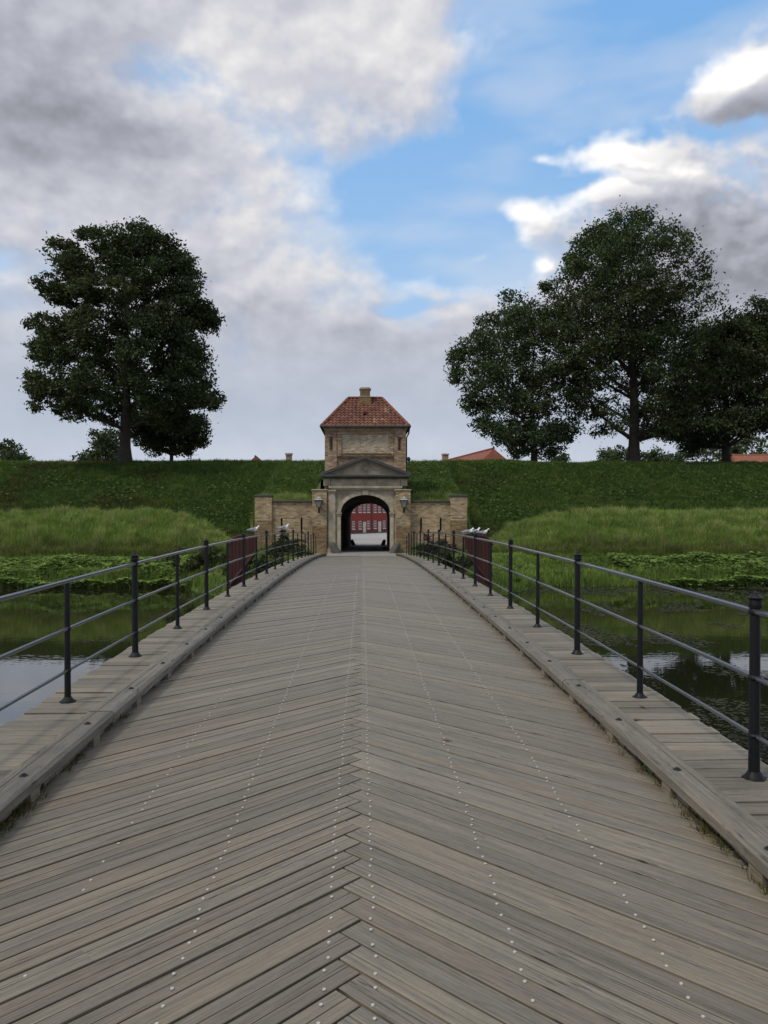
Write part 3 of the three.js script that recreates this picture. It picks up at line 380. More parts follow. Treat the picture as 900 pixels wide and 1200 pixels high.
  p('emblem', [new THREE.CylinderGeometry(0.145, 0.155, 0.04, 20).rotateX(Math.PI / 2).translate(GX, 3.77, GZ + 0.118), new THREE.TorusGeometry(0.14, 0.018, 8, 24).translate(GX, 3.77, GZ + 0.138), new THREE.TorusGeometry(0.075, 0.016, 6, 14, Math.PI).rotateZ(Math.PI).translate(GX, 3.76, GZ + 0.142), ...[-0.1, 0, 0.1].map((q) => new THREE.SphereGeometry(0.032, 8, 6).translate(GX + q, 4.0 - Math.abs(q) * 0.3, GZ + 0.12)), bx(GX - 0.13, GX + 0.13, 3.93, 3.965, GZ + 0.101, GZ + 0.15)], M.stone, ped);
  // tower
  const F = GZ - 0.55;
  p('tower_wall', bx(X(-2.16), X(2.16), 2.42, 6.0, F - 4.9, F - 0.001), M.towerBrick);
  p('panel', bx(X(-1.32), X(1.32), 4.64, 5.68, F + 0.0, F + 0.012), M.panelBrick);
  p('panel_frame', prism([[X(-1.56), 4.50], [X(1.56), 4.50], [X(1.56), 5.86], [X(-1.56), 5.86]], F, F + 0.075, [[[X(-1.325), 4.635], [X(-1.325), 5.685], [X(1.325), 5.685], [X(1.325), 4.635]]]), M.towerBrick);
  p('panel_sill', bx(X(-1.40), X(1.40), 4.57, 4.632, F + 0.076, F + 0.13, 0.01), M.lowBrick);
  for (const s of [-1, 1]) { const a = (x0, x1) => s > 0 ? [X(x0), X(x1)] : [X(-x1), X(-x0)]; p('corner_pilaster', prism([[a(1.58, 2.23)[0], 2.6], [a(1.58, 2.23)[1], 2.6], [a(1.58, 2.23)[1], 5.86], [a(1.58, 2.23)[0], 5.86]], F, F + 0.11, [[[a(1.78, 1.98)[0], 4.75], [a(1.78, 1.98)[0], 5.5], [a(1.78, 1.98)[1], 5.5], [a(1.78, 1.98)[1], 4.75]]]), M.towerBrick); p('wall_anchor', bx(...a(1.86, 1.9), 4.85, 5.4, F + 0.0, F + 0.05), M.iron);
    p('side_pilaster', bx(...(s > 0 ? [X(2.162), X(2.24)] : [X(-2.24), X(-2.162)]), 2.6, 5.86, F - 0.6, F), M.towerBrick); }
  p('string_course', [bx(X(-1.57), X(1.57), 4.38, 4.44, F, F + 0.09, 0.01), bx(X(-1.565), X(1.565), 4.442, 4.48, F, F + 0.13, 0.01)], M.towerBrick);
  p('eaves_cornice', [bx(X(-2.26), X(2.26), 5.862, 5.96, F - 5.0, F + 0.14, 0.012), bx(X(-2.33), X(2.33), 5.962, 6.06, F - 5.08, F + 0.21, 0.012)], M.brick);
  p('side_lamp', [new THREE.SphereGeometry(0.11, 12, 8).scale(1, 1.1, 1).translate(X(2.38), 4.3, F + 0.05), bx(X(2.16), X(2.36), 4.36, 4.4, F + 0.03, F + 0.07)], M.black);
  // hipped roof of pantiles
  const zf = F + 0.30, zb = F - 5.2, zm = (zf + zb) / 2, ey = 6.09, ry = 7.97, ex = 2.4, rx = 0.98, r = rng(9);
  const rf = new THREE.BufferGeometry(); { const v = [[X(-ex), ey, zf], [X(ex), ey, zf], [X(ex), ey, zb], [X(-ex), ey, zb], [X(-rx), ry, zm], [X(rx), ry, zm]], f = [0, 1, 5, 0, 5, 4, 1, 2, 5, 2, 3, 4, 2, 4, 5, 3, 0, 4, 0, 2, 1, 0, 3, 2]; const pos = []; for (const i of f) pos.push(...v[i]); rf.setAttribute('position', new THREE.Float32BufferAttribute(pos, 3)); rf.setAttribute('uv', new THREE.Float32BufferAttribute(new Float32Array(pos.length / 3 * 2), 2)); rf.computeVertexNormals(); }
  const roof = p('roof', rf, tileMats[3]); const lists = [];
  const pale = (u, v, rr) => u > 0.58 && u < 0.78 && v < 0.75 && rr() < 0.5 * (1 - Math.abs(u - 0.68) * 8);
  pantiles([X(-ex), ey, zf], [X(ex), ey, zf], [X(-rx), ry, zm], [X(rx), ry, zm], 0.215, 0.29, lists, r, pale); pantiles([X(ex), ey, zb], [X(-ex), ey, zb], [X(rx), ry, zm], [X(-rx), ry, zm], 0.215, 0.29, lists, r); pantiles([X(ex), ey, zf], [X(ex), ey, zb], [X(rx), ry, zm], [X(rx), ry, zm], 0.215, 0.29, lists, r); pantiles([X(-ex), ey, zb], [X(-ex), ey, zf], [X(-rx), ry, zm], [X(-rx), ry, zm], 0.215, 0.29, lists, r);
  lists.forEach((g, i) => { if (g) p('roof_tiles', g, tileMats[i], roof).userData.kind = 'stuff'; });
  const hip = (a, b) => { const n = 11, A = new THREE.Vector3(...a), B = new THREE.Vector3(...b), gs = []; for (let i = 0; i < n; i++) gs.push(taper([A.clone().lerp(B, i / n), A.clone().lerp(B, (i + 1.1) / n)], [0.095, 0.078], 8)); return gs; };
  for (const [a, b] of [[[X(-ex), ey + 0.03, zf], [X(-rx), ry + 0.03, zm]], [[X(ex), ey + 0.03, zf], [X(rx), ry + 0.03, zm]], [[X(ex), ey + 0.03, zb], [X(rx), ry + 0.03, zm]], [[X(-ex), ey + 0.03, zb], [X(-rx), ry + 0.03, zm]]]) p('hip_tiles', hip(a, b), tileMats[0], roof);
  p('ridge_tiles', hip([X(-rx), ry + 0.04, zm], [X(rx), ry + 0.04, zm]), tileMats[1], roof);
  p('roof_vent', [bx(X(-0.12), X(0.06), 6.86, 7.0, zf - 1.5, zf - 0.95)], M.black, roof);
  p('gutter', [taper([[X(-ex - 0.06), ey - 0.02, zf + 0.06], [X(ex + 0.06), ey - 0.02, zf + 0.06]], [0.06, 0.06], 10), taper([[X(ex + 0.05), ey - 0.02, zf + 0.06], [X(ex + 0.05), ey - 0.02, zb - 0.05]], [0.06, 0.06], 10), taper([[X(-ex - 0.05), ey - 0.02, zf + 0.06], [X(-ex - 0.05), ey - 0.02, zb - 0.05]], [0.06, 0.06], 10)], M.lead);
  p('downpipe', taper([[X(2.44), ey - 0.04, F - 0.1], [X(2.4), ey - 0.35, F - 0.12], [X(2.28), ey - 0.6, F - 0.15], [X(2.28), 2.7, F - 0.15]], [0.045, 0.045, 0.04, 0.04], 8), M.lead);
  const ch = p('chimney', [bx(X(-0.36), X(0.34), 7.1, 8.0, zm - 0.15, zm + 0.6), bx(X(-0.30), X(0.28), 8.0, 8.42, zm - 0.09, zm + 0.54)], M.lowBrick); p('chimney_cap', [bx(X(-0.345), X(0.325), 8.421, 8.51, zm - 0.13, zm + 0.58, 0.015), bx(X(-0.27), X(0.25), 8.511, 8.56, zm - 0.05, zm + 0.5, 0.01), bx(X(-0.38), X(0.36), 7.985, 8.03, zm - 0.17, zm + 0.62, 0.01)], M.stone, ch);
  // the vaulted passage through the rampart
  const ring = (hw, spr, rise, top) => [[X(-2.35), -2.3], [X(-hw), -2.3], ...arcPts(GX, hw, spr, rise, 24), [X(hw), -2.3], [X(2.35), -2.3], [X(2.35), top], [X(-2.35), top]];
  p('passage_recess', prism(ring(1.52, 1.15, 1.2, 2.58), GZ - 3.6, GZ - 0.552), M.vault);
  const tunnel = p('passage', prism(ring(1.5, 0.85, 1.1, 3.1), -(TUNNEL_END - GATE), -3.602).translate(0, 0, GZ), M.vault); tunnel.rotation.y = -0.0165;
}
// ------------------------------------------------------------------ wing walls
for (const s of [-1, 1]) {
  const base = [s * 4, -0.95, GZ + 0.1], { t, p } = builder(base, s < 0 ? 'yellow brick wing wall with a dark green conical bush before it' : 'yellow brick wing wall with a purple leaved plant before it', 'wing_wall', 'wall', 'brick wing walls beside the gate');
  const a = (x0, x1) => s > 0 ? [x0, x1] : [-x1, -x0], Z = GZ;
  p('wall_panel', prism([[a(2.68, 4.86)[0], -1.1], [a(2.68, 4.86)[1], -1.1], [a(2.68, 4.86)[1], 1.92], [a(2.68, 4.86)[0], 1.92]], Z - 0.5, Z - 0.05, [3.26, 4.34].map((c) => { const x = s * c, w = 0.05; return [[x - w, 0.36], [x - w, 1.06], [x + w, 1.06], [x + w, 0.36]]; })), M.brick);
  for (const c of [3.26, 4.34]) p('loophole_sill', bx(s * c - 0.1, s * c + 0.1, 0.26, 0.33, Z - 0.049, Z + 0.0, 0.01), M.lowBrick);
  p('wall_coping', bx(...a(2.66, 4.88), 1.922, 2.01, Z - 0.55, Z + 0.06, 0.02), M.lead);
  p('pier', bx(...a(1.885, 2.665), 0.62, 2.54, Z - 0.45, Z + 0.2), M.brick); p('pier_base', bx(...a(1.885, 2.665), -1.1, 0.618, Z - 0.45, Z + 0.2), M.lowBrick); p('pier_coping', bx(...a(1.84, 2.71), 2.542, 2.62, Z - 0.5, Z + 0.26, 0.02), M.stone);
  p('end_pilaster', bx(...a(4.862, 5.775), 0.92, 2.2, Z - 0.55, Z + 0.08), M.brick); p('end_pilaster_base', bx(...a(4.862, 5.775), -1.1, 0.918, Z - 0.55, Z + 0.08), M.lowBrick); p('end_coping', [bx(...a(4.83, 5.81), 2.202, 2.28, Z - 0.6, Z + 0.12, 0.02), bx(...a(4.9, 5.74), 2.28, 2.33, Z - 0.5, Z + 0.04, 0.02)], M.lead);
}
// ------------------------------------------------------------------ wall lanterns
{
  const glass = new THREE.MeshPhysicalMaterial({ color: lin(0.75, 0.78, 0.74), roughness: 0.25, transmission: 0.75, thickness: 0 }), capM = plain(0.42, 0.45, 0.44, 0.35, 0.0);
  for (const s of [-1, 1]) {
    const base = [s * 2.3, 1.34, GZ + 0.42], { t, p } = builder(base, s < 0 ? 'black wall lantern with pale cap on the brick pier by the conical bush side' : 'black wall lantern with pale cap on the brick pier of the purple plant side', 'wall_lantern', 'lantern', 'lanterns on the gate piers'); const [x, , z] = base, y0 = 1.66, y1 = 1.99, a = 0.09, b = 0.195;
    const quad = (k) => { const c = [[-1, 1], [1, 1], [1, -1], [-1, -1]], [p0, p1] = [c[k], c[(k + 1) % 4]], P = [[x + p0[0] * a, y0, z + p0[1] * a], [x + p1[0] * a, y0, z + p1[1] * a], [x + p1[0] * b, y1, z + p1[1] * b], [x + p0[0] * b, y1, z + p0[1] * b]]; const g = new THREE.BufferGeometry(); g.setAttribute('position', new THREE.Float32BufferAttribute([...P[0], ...P[1], ...P[2], ...P[0], ...P[2], ...P[3]], 3)); g.setAttribute('uv', new THREE.Float32BufferAttribute(new Float32Array(12), 2)); g.computeVertexNormals(); return g; };
    for (let k = 0; k < 4; k++) p('glass_pane', quad(k), glass);
    const bars = []; for (const [i, j] of [[-1, 1], [1, 1], [1, -1], [-1, -1]]) bars.push(taper([[x + i * a, y0 - 0.01, z + j * a], [x + i * b, y1 + 0.01, z + j * b]], [0.014, 0.014], 6)); bars.push(bx(x - b - 0.02, x + b + 0.02, y1 + 0.005, y1 + 0.035, z - b - 0.02, z + b + 0.02, 0.005), bx(x - a - 0.02, x + a + 0.02, y0 - 0.04, y0 - 0.005, z - a - 0.02, z + a + 0.02, 0.005)); p('frame', bars, M.black);
    p('cap', [new THREE.CylinderGeometry(0.11, 0.325, 0.09, 4).rotateY(Math.PI / 4).translate(x, y1 + 0.09, z), new THREE.CylinderGeometry(0.05, 0.18, 0.07, 4).rotateY(Math.PI / 4).translate(x, y1 + 0.175, z), new THREE.SphereGeometry(0.035, 8, 6).translate(x, y1 + 0.23, z)], capM);
    p('bracket', [taper([[x, y0 - 0.04, z], [x, y0 - 0.14, z - 0.05], [x, y0 - 0.2, z - 0.22]], [0.03, 0.022, 0.025], 8), bx(x - 0.05, x + 0.05, y0 - 0.32, y0 - 0.08, z - 0.222, z - 0.195)], M.black); p('bulb', new THREE.SphereGeometry(0.045, 10, 8).translate(x, y0 + 0.16, z), plain(0.7, 0.7, 0.66, 0.4));
  }
}
// ------------------------------------------------------------------ guard stones at the foot of the arch
{
  const r = rng(31), g0 = new THREE.CylinderGeometry(0.17, 0.24, 0.72, 12, 6); const p = g0.attributes.position; for (let i = 0; i < p.count; i++) { const y = p.getY(i), k = y > 0.25 ? 1 - 0.35 * sst(0.25, 0.36, y) : 1, n = 1 + 0.09 * noise3(p.getX(i) * 6, y * 5, p.getZ(i) * 6); p.setXYZ(i, p.getX(i) * k * n, y, p.getZ(i) * k * n); } g0.computeVertexNormals(); g0.translate(0, 0.3, 0);
  const m = M.vault; for (const [x, d, lean, lab] of [[-1.33, 42.55, 0.5, 'dark leaning guard stone at the outer jamb by the conical bush side'], [1.7, 42.55, -0.5, 'dark leaning guard stone at the outer jamb by the purple plant side'], [-0.66, 64.6, 0.35, 'dark guard stone at the far end of the passage, conical bush side'], [1.72, 64.6, -0.35, 'dark guard stone at the far end of the passage, purple plant side']]) { const y = d < 50 ? -0.84 : -1.49, o = whole('guard_stone', g0, m, lab, 'stone', 'guard stones of the gate passage'); o.position.set(x, y, -d); o.rotation.z = lean; if (d > 50) o.scale.setScalar(0.75); }
}
lap('gate');
// ------------------------------------------------------------------ trees
const barkMat = stoneSheet([0.05, 0.042, 0.033], 0.5, 0.9, 41, 0.95), leafMats = {};
const leafMat = (r, g, b) => leafMats[[r, g, b]] ??= new THREE.MeshPhysicalMaterial({ color: lin(r, g, b), roughness: 0.9, specularIntensity: 0.45, side: THREE.DoubleSide, vertexColors: true, transmission: 0.3, thickness: 0 });
function leaves(lobes, per, size, r, flat = 0.9, twig = 0.34) {        // lobes [x, y, z, radius]: each is a bunch of leafy sprays
  const N = lobes.reduce((s, l) => s + Math.ceil(per * l[3] * l[3]), 0), pos = new Float32Array(N * 12), col = new Float32Array(N * 12), idx = new Uint32Array(N * 6), n = new THREE.Vector3(), u = new THREE.Vector3(), v = new THREE.Vector3(); let k = 0;
  const ga = () => (r() + r() + r() - 1.5) * 1.15;
  for (const [x, y, z, R] of lobes) { const cnt = Math.ceil(per * R * R), hue = r(), S = Math.max(5, Math.round(17 * Math.min(1.3, R))), sprays = [];
    for (let q = 0; q < S; q++) { const a = r() * 6.2832, c = 2 * r() - 1, e = Math.sqrt(1 - c * c), m = R * (0.25 + 0.62 * Math.sqrt(r())), w = R * twig * (0.65 + 0.8 * r()); sprays.push([x + e * Math.cos(a) * m, y + c * m * flat, z + e * Math.sin(a) * m, w, w * (0.5 + 0.3 * r()), 0.72 + 0.56 * r()]); }
    for (let i = 0; i < cnt; i++) { const s = sprays[(r() * S) | 0], px = s[0] + ga() * s[3], py = s[1] + ga() * s[4], pz = s[2] + ga() * s[3];
      n.set(r() - 0.5, r() * 0.9 - 0.15, r() - 0.5).normalize(); u.set(r() - 0.5, r() - 0.5, r() - 0.5).cross(n).normalize(); v.crossVectors(n, u); const L = size * (0.6 + 0.8 * r()), W = L * (0.42 + 0.2 * r()), o = k * 12, f = 0.12 * L;
      pos.set([px - u.x * L / 2, py - u.y * L / 2, pz - u.z * L / 2, px - v.x * W / 2 + n.x * f, py - v.y * W / 2 + n.y * f, pz - v.z * W / 2 + n.z * f, px + u.x * L / 2, py + u.y * L / 2, pz + u.z * L / 2, px + v.x * W / 2 + n.x * f, py + v.y * W / 2 + n.y * f, pz + v.z * W / 2 + n.z * f], o);
      const t = s[5] * (0.75 + 0.5 * r()), w = 0.9 + 0.35 * hue * r(); for (let e = 0; e < 4; e++) { col[o + e * 3] = t * w; col[o + e * 3 + 1] = t; col[o + e * 3 + 2] = t * 0.85; }
      const b = k * 4; idx.set([b, b + 1, b + 2, b, b + 2, b + 3], k * 6); k++; } }
  const g = new THREE.BufferGeometry(); g.setAttribute('position', new THREE.BufferAttribute(pos, 3)); g.setAttribute('color', new THREE.BufferAttribute(col, 3)); g.setIndex(new THREE.BufferAttribute(idx, 1)); g.computeVertexNormals(); return g;
}
// flat = list of [across, height, radius] describing the crown seen from the moat; depth is filled from the crown's own width at that height
function makeTree(name, label, [x, d], groundY, flat, { trunk = 0.42, fork = 0.35, per = 300, size = 0.3, col = [0.042, 0.062, 0.022], seed = 1, group, copies = 3, depth = 0.8, limbs = 16, turn = 0, squeeze = 1, drop = 0 }) {
  const r = rng(seed), t = thing(name, label, 'tree', [x, groundY, -d], turn, group), lobes = []; const ys = flat.map((l) => l[1]), yTop = Math.max(...ys), yLow = Math.min(...ys);
  flat = flat.map(([a, y, R]) => [a * squeeze, y - drop * sst(9, 20, y), R]);
  for (const [a, y, R] of flat) { let half = 0; for (const [b, y2] of flat) if (Math.abs(y2 - y) < 2) half = Math.max(half, Math.abs(b)); const dz = Math.sqrt(Math.max(0.15, half * half - a * a)) * depth; for (let k = 0; k < copies; k++) { const z = copies === 1 ? (r() - 0.5) * dz : (k / (copies - 1) * 2 - 1) * dz * (0.75 + 0.3 * r()); lobes.push([a + (k ? (r() - 0.5) * 0.5 : 0), y - groundY + (k ? (r() - 0.5) * 0.7 : 0), z, R * (0.9 + 0.2 * r())]); } }
  const h0 = yLow - groundY, H = yTop - groundY, lean = (r() - 0.5) * 0.4, mainPts = [], mainR = []; for (let i = 0; i <= 8; i++) { const f = i / 8, y = -0.5 + f * (H * 0.78 + 0.5); mainPts.push([lean * f * f + 0.12 * Math.sin(f * 5 + seed), y, 0.15 * Math.sin(f * 4)]); mainR.push(trunk * (i === 0 ? 1.45 : 1.02 - f * 0.86)); }
  const gs = [taper(mainPts, mainR, 10)]; const at = (y) => { const f = clamp((y + 0.5) / (H * 0.78 + 0.5)); return [lean * f * f + 0.12 * Math.sin(f * 5 + seed), -0.5 + f * (H * 0.78 + 0.5), 0.15 * Math.sin(f * 4), trunk * (1.02 - f * 0.86)]; };
  for (let i = 0; i < limbs; i++) { const l = lobes[(i * 7 + 3) % lobes.length], y0 = clamp(l[1] - 1.2 - r() * 2.5 - Math.hypot(l[0], l[2]) * 0.45, h0 * 0.55 + 0.4, H * 0.74), s = at(y0), m = [lerp(s[0], l[0], 0.5) + (r() - 0.5) * 0.4, lerp(s[1], l[1], 0.38 + 0.2 * r()), lerp(s[2], l[2], 0.5) + (r() - 0.5) * 0.4], q = s[3] * 0.42; gs.push(taper([[s[0], s[1], s[2]], m, [l[0], l[1], l[2]]], [q, q * 0.6, q * 0.18], 6)); for (let k = 0; k < 2; k++) gs.push(taper([m, [m[0] + (r() - 0.5) * 2.4, m[1] + 0.6 + r() * 1.3, m[2] + (r() - 0.5) * 2.4]], [q * 0.45, q * 0.1], 5)); }
  part('trunk', gs, barkMat, t); part('crown', leaves(lobes, per, size, r), leafMat(...col), t); return t;
}
const RG = 'trees on top of the rampart';
const L_ = [[-2.3,22.3,0.94],[-0.3,22.0,1.36],[1.8,22.2,1.36],[3.5,21.3,1.36],[-4.2,21.1,1.36],[4.5,20.3,1.36],[-5.4,19.1,0.94],[-3.2,19.7,1.36],[-0.1,19.9,1.36],[2.7,19.3,1.36],[4.8,18.0,1.36],[6.4,16.8,1.05],[-4.5,18.0,1.05],[-1.9,17.8,1.36],[1.0,17.4,1.2],[3.7,16.4,1.36],[-6.2,15.3,1.05],[-3.6,15.3,1.36],[-1.1,14.9,1.36],[2.5,14.3,1.36],[4.8,14.1,1.36],[-6.6,13.4,0.94],[-4.2,12.8,1.36],[-1.1,12.4,1.36],[2.2,12.2,1.36],[5.0,11.8,1.26],[-6.9,10.7,1.05],[-4.5,10.5,1.36],[-1.5,10.1,1.36],[1.8,9.9,1.36],[4.5,10.1,1.36],[6.2,9.6,0.94],[-5.3,8.9,0.94],[-2.8,8.6,1.05],[-0.5,8.6,0.94],[2.9,8.6,1.36]];
const LB = [[0.9,8.6,1.43],[2.8,8.1,1.31],[0.0,7.2,1.43],[1.9,6.7,1.07],[3.3,7.4,0.95],[-1.2,7.9,1.43],[0.0,9.3,1.43]];
const TB = [[1.2,23.6,1.15],[-0.8,23.2,1.67],[-2.8,22.5,1.3],[2.7,22.6,1.15],[-4.3,21.2,1.15],[-2.0,20.8,1.67],[0.3,20.8,1.67],[2.7,20.5,1.67],[4.1,19.0,1.3],[5.4,18.9,0.87],[-5.1,19.6,1.15],[-3.1,18.7,1.67],[-0.5,18.4,1.67],[2.1,18.1,1.67],[4.1,17.0,1.67],[-7.2,19.0,0.63],[-6.0,17.3,1.3],[-3.7,16.7,1.67],[-1.4,16.1,1.67],[1.2,16.1,1.67],[3.8,15.3,1.67],[-5.7,15.3,1.4],[-3.7,13.8,1.67],[-1.1,13.8,1.67],[1.5,13.8,1.67],[4.1,13.5,1.67],[-4.9,11.8,1.67],[-2.8,11.5,1.4],[2.1,11.8,1.67],[4.4,11.5,1.67],[5.5,9.8,1.44],[-4.3,9.8,1.3],[-2.3,9.2,1.1],[2.1,9.2,1.4],[4.1,8.6,1.5],[-1.4,7.8,0.9],[5.0,7.5,1.15],[2.7,7.5,1.0]];
const TA = [[-2.0,17.1,1.04],[-3.9,16.2,0.89],[-0.5,16.3,1.43],[-2.4,15.3,1.43],[-5.0,14.4,1.04],[-6.3,13.6,0.84],[-0.6,14.2,1.43],[-3.9,13.5,1.43],[0.9,14.5,1.43],[-6.2,12.1,0.89],[-4.5,11.6,1.43],[-2.4,12.1,1.43],[-0.3,11.8,1.43],[1.4,12.4,1.43],[-5.0,9.8,1.04],[-3.0,9.8,1.43],[-0.9,9.5,1.43],[1.2,9.8,1.43],[-4.2,8.4,0.95],[-2.4,7.7,1.43],[-0.3,7.7,1.43],[1.8,7.7,1.3],[-1.2,6.2,0.95],[1.4,6.2,1.07],[2.8,7.7,1.04]];
const TC = [[-0.9,16.3,1.55],[0.9,16.5,1.55],[2.7,16.6,1.55],[-1.8,14.8,1.55],[0.0,14.8,1.55],[2.1,14.8,1.55],[4.2,15.4,1.55],[-1.5,13.0,1.55],[0.9,13.0,1.55],[3.0,13.3,1.55],[5.1,13.6,1.55],[-3.0,10.7,1.55],[-0.9,10.9,1.55],[1.5,10.9,1.55],[3.6,10.9,1.55],[5.7,11.2,1.55],[-3.3,8.4,1.55],[-1.5,8.1,1.55],[0.6,8.6,1.55],[2.7,8.6,1.3],[4.5,8.9,1.55],[6.3,9.2,1.55],[-2.1,6.8,1.04],[1.8,7.4,1.04]];
makeTree('broadleaf_tree', 'large round dark chestnut-like tree standing alone on the rampart edge', [-17.12, 58], land(-17.12, 58), L_, { trunk: 0.44, seed: 11, per: 640, size: 0.25, squeeze: 0.92, drop: 1.7, group: RG, col: [0.05, 0.074, 0.026] });
makeTree('broadleaf_tree', 'low dark tree with thin trunk half hidden behind the lone large tree', [-15.9, 66], 4.0, LB.map(([a, y, R]) => [a - 1, y, R]), { trunk: 0.25, seed: 12, per: 560, size: 0.24, group: RG, copies: 3, limbs: 6, col: [0.046, 0.068, 0.024] });
makeTree('broadleaf_tree', 'tallest dark tree with loose feathery top between two lower trees', [20.77, 60], 4.85, TB.map(([a, y, R]) => [a * 0.93 - 0.85, y, R]), { trunk: 0.46, seed: 13, per: 370, size: 0.225, squeeze: 0.9, drop: 0.5, group: RG, col: [0.055, 0.082, 0.03], limbs: 32 });
makeTree('broadleaf_tree', 'smaller airy tree leaning away from the tallest tree towards the gate', [13.5, 62], 4.85, TA, { trunk: 0.28, seed: 14, per: 380, size: 0.225, squeeze: 0.95, group: RG, col: [0.058, 0.088, 0.034], limbs: 26 });
makeTree('broadleaf_tree', 'dense dark spreading tree with dark trunk, on the far side of the tallest tree', [28.96, 62], 4.85, TC, { trunk: 0.38, seed: 15, per: 480, size: 0.25, squeeze: 0.95, drop: 0.8, group: RG, col: [0.046, 0.068, 0.024], limbs: 18 });
const blob = (w, y0, h, n, seed, R) => { const r = rng(seed), o = []; for (let i = 0; i < n; i++) { const f = i / (n - 1), a = (r() * 2 - 1) * w * Math.sqrt(1 - f * f * 0.8); o.push([a, y0 + f * h, R * (0.8 + 0.4 * r())]); } return o; };
const FG = 'trees beyond the rampart';
makeTree('distant_tree', 'light green bushy tree behind the foot of the lone large tree', [-25.8, 80], -1.8, blob(2.4, 3.5, 5.2, 16, 51, 1.1), { trunk: 0.25, seed: 16, per: 190, size: 0.32, group: FG, col: [0.055, 0.082, 0.03], copies: 2, limbs: 8 });
makeTree('distant_tree', 'rounded olive tree top far off by the rampart end away from the red roofs', [-45.5, 100], -2.3, blob(3.4, 4, 5.2, 18, 52, 1.3), { trunk: 0.3, seed: 17, per: 130, size: 0.4, group: FG, col: [0.055, 0.082, 0.03], copies: 2, limbs: 8 });
makeTree('distant_tree', 'wide olive tree top far off behind the trunk of the tallest tree', [36.0, 105], -2.4, [...blob(2.2, 4, 5.0, 14, 53, 1.2).map(([a, y, R]) => [a - 2.2, y, R]), ...blob(2.4, 4, 4.4, 14, 58, 1.2).map(([a, y, R]) => [a + 2.6, y, R])], { trunk: 0.35, seed: 18, per: 120, size: 0.4, group: FG, col: [0.055, 0.082, 0.03], copies: 2, limbs: 10 });
makeTree('distant_tree', 'wide grey green tree far off behind the orange roof', [56.5, 125], -3.0, [...blob(5, 4, 8, 20, 54, 1.8), ...blob(5, 4, 7, 16, 56, 1.7).map(([a, y, R]) => [a + 9, y, R])], { trunk: 0.5, seed: 19, per: 80, size: 0.5, group: FG, col: [0.055, 0.082, 0.03], copies: 2, limbs: 10 });
makeTree('distant_tree', 'low rounded tree top far off at the foot of the airy tree', [24.6, 100], -2.3, blob(2.0, 4, 4.0, 12, 57, 1.0), { trunk: 0.25, seed: 20, per: 130, size: 0.36, group: FG, col: [0.055, 0.082, 0.03], copies: 2, limbs: 6 });
lap('trees');
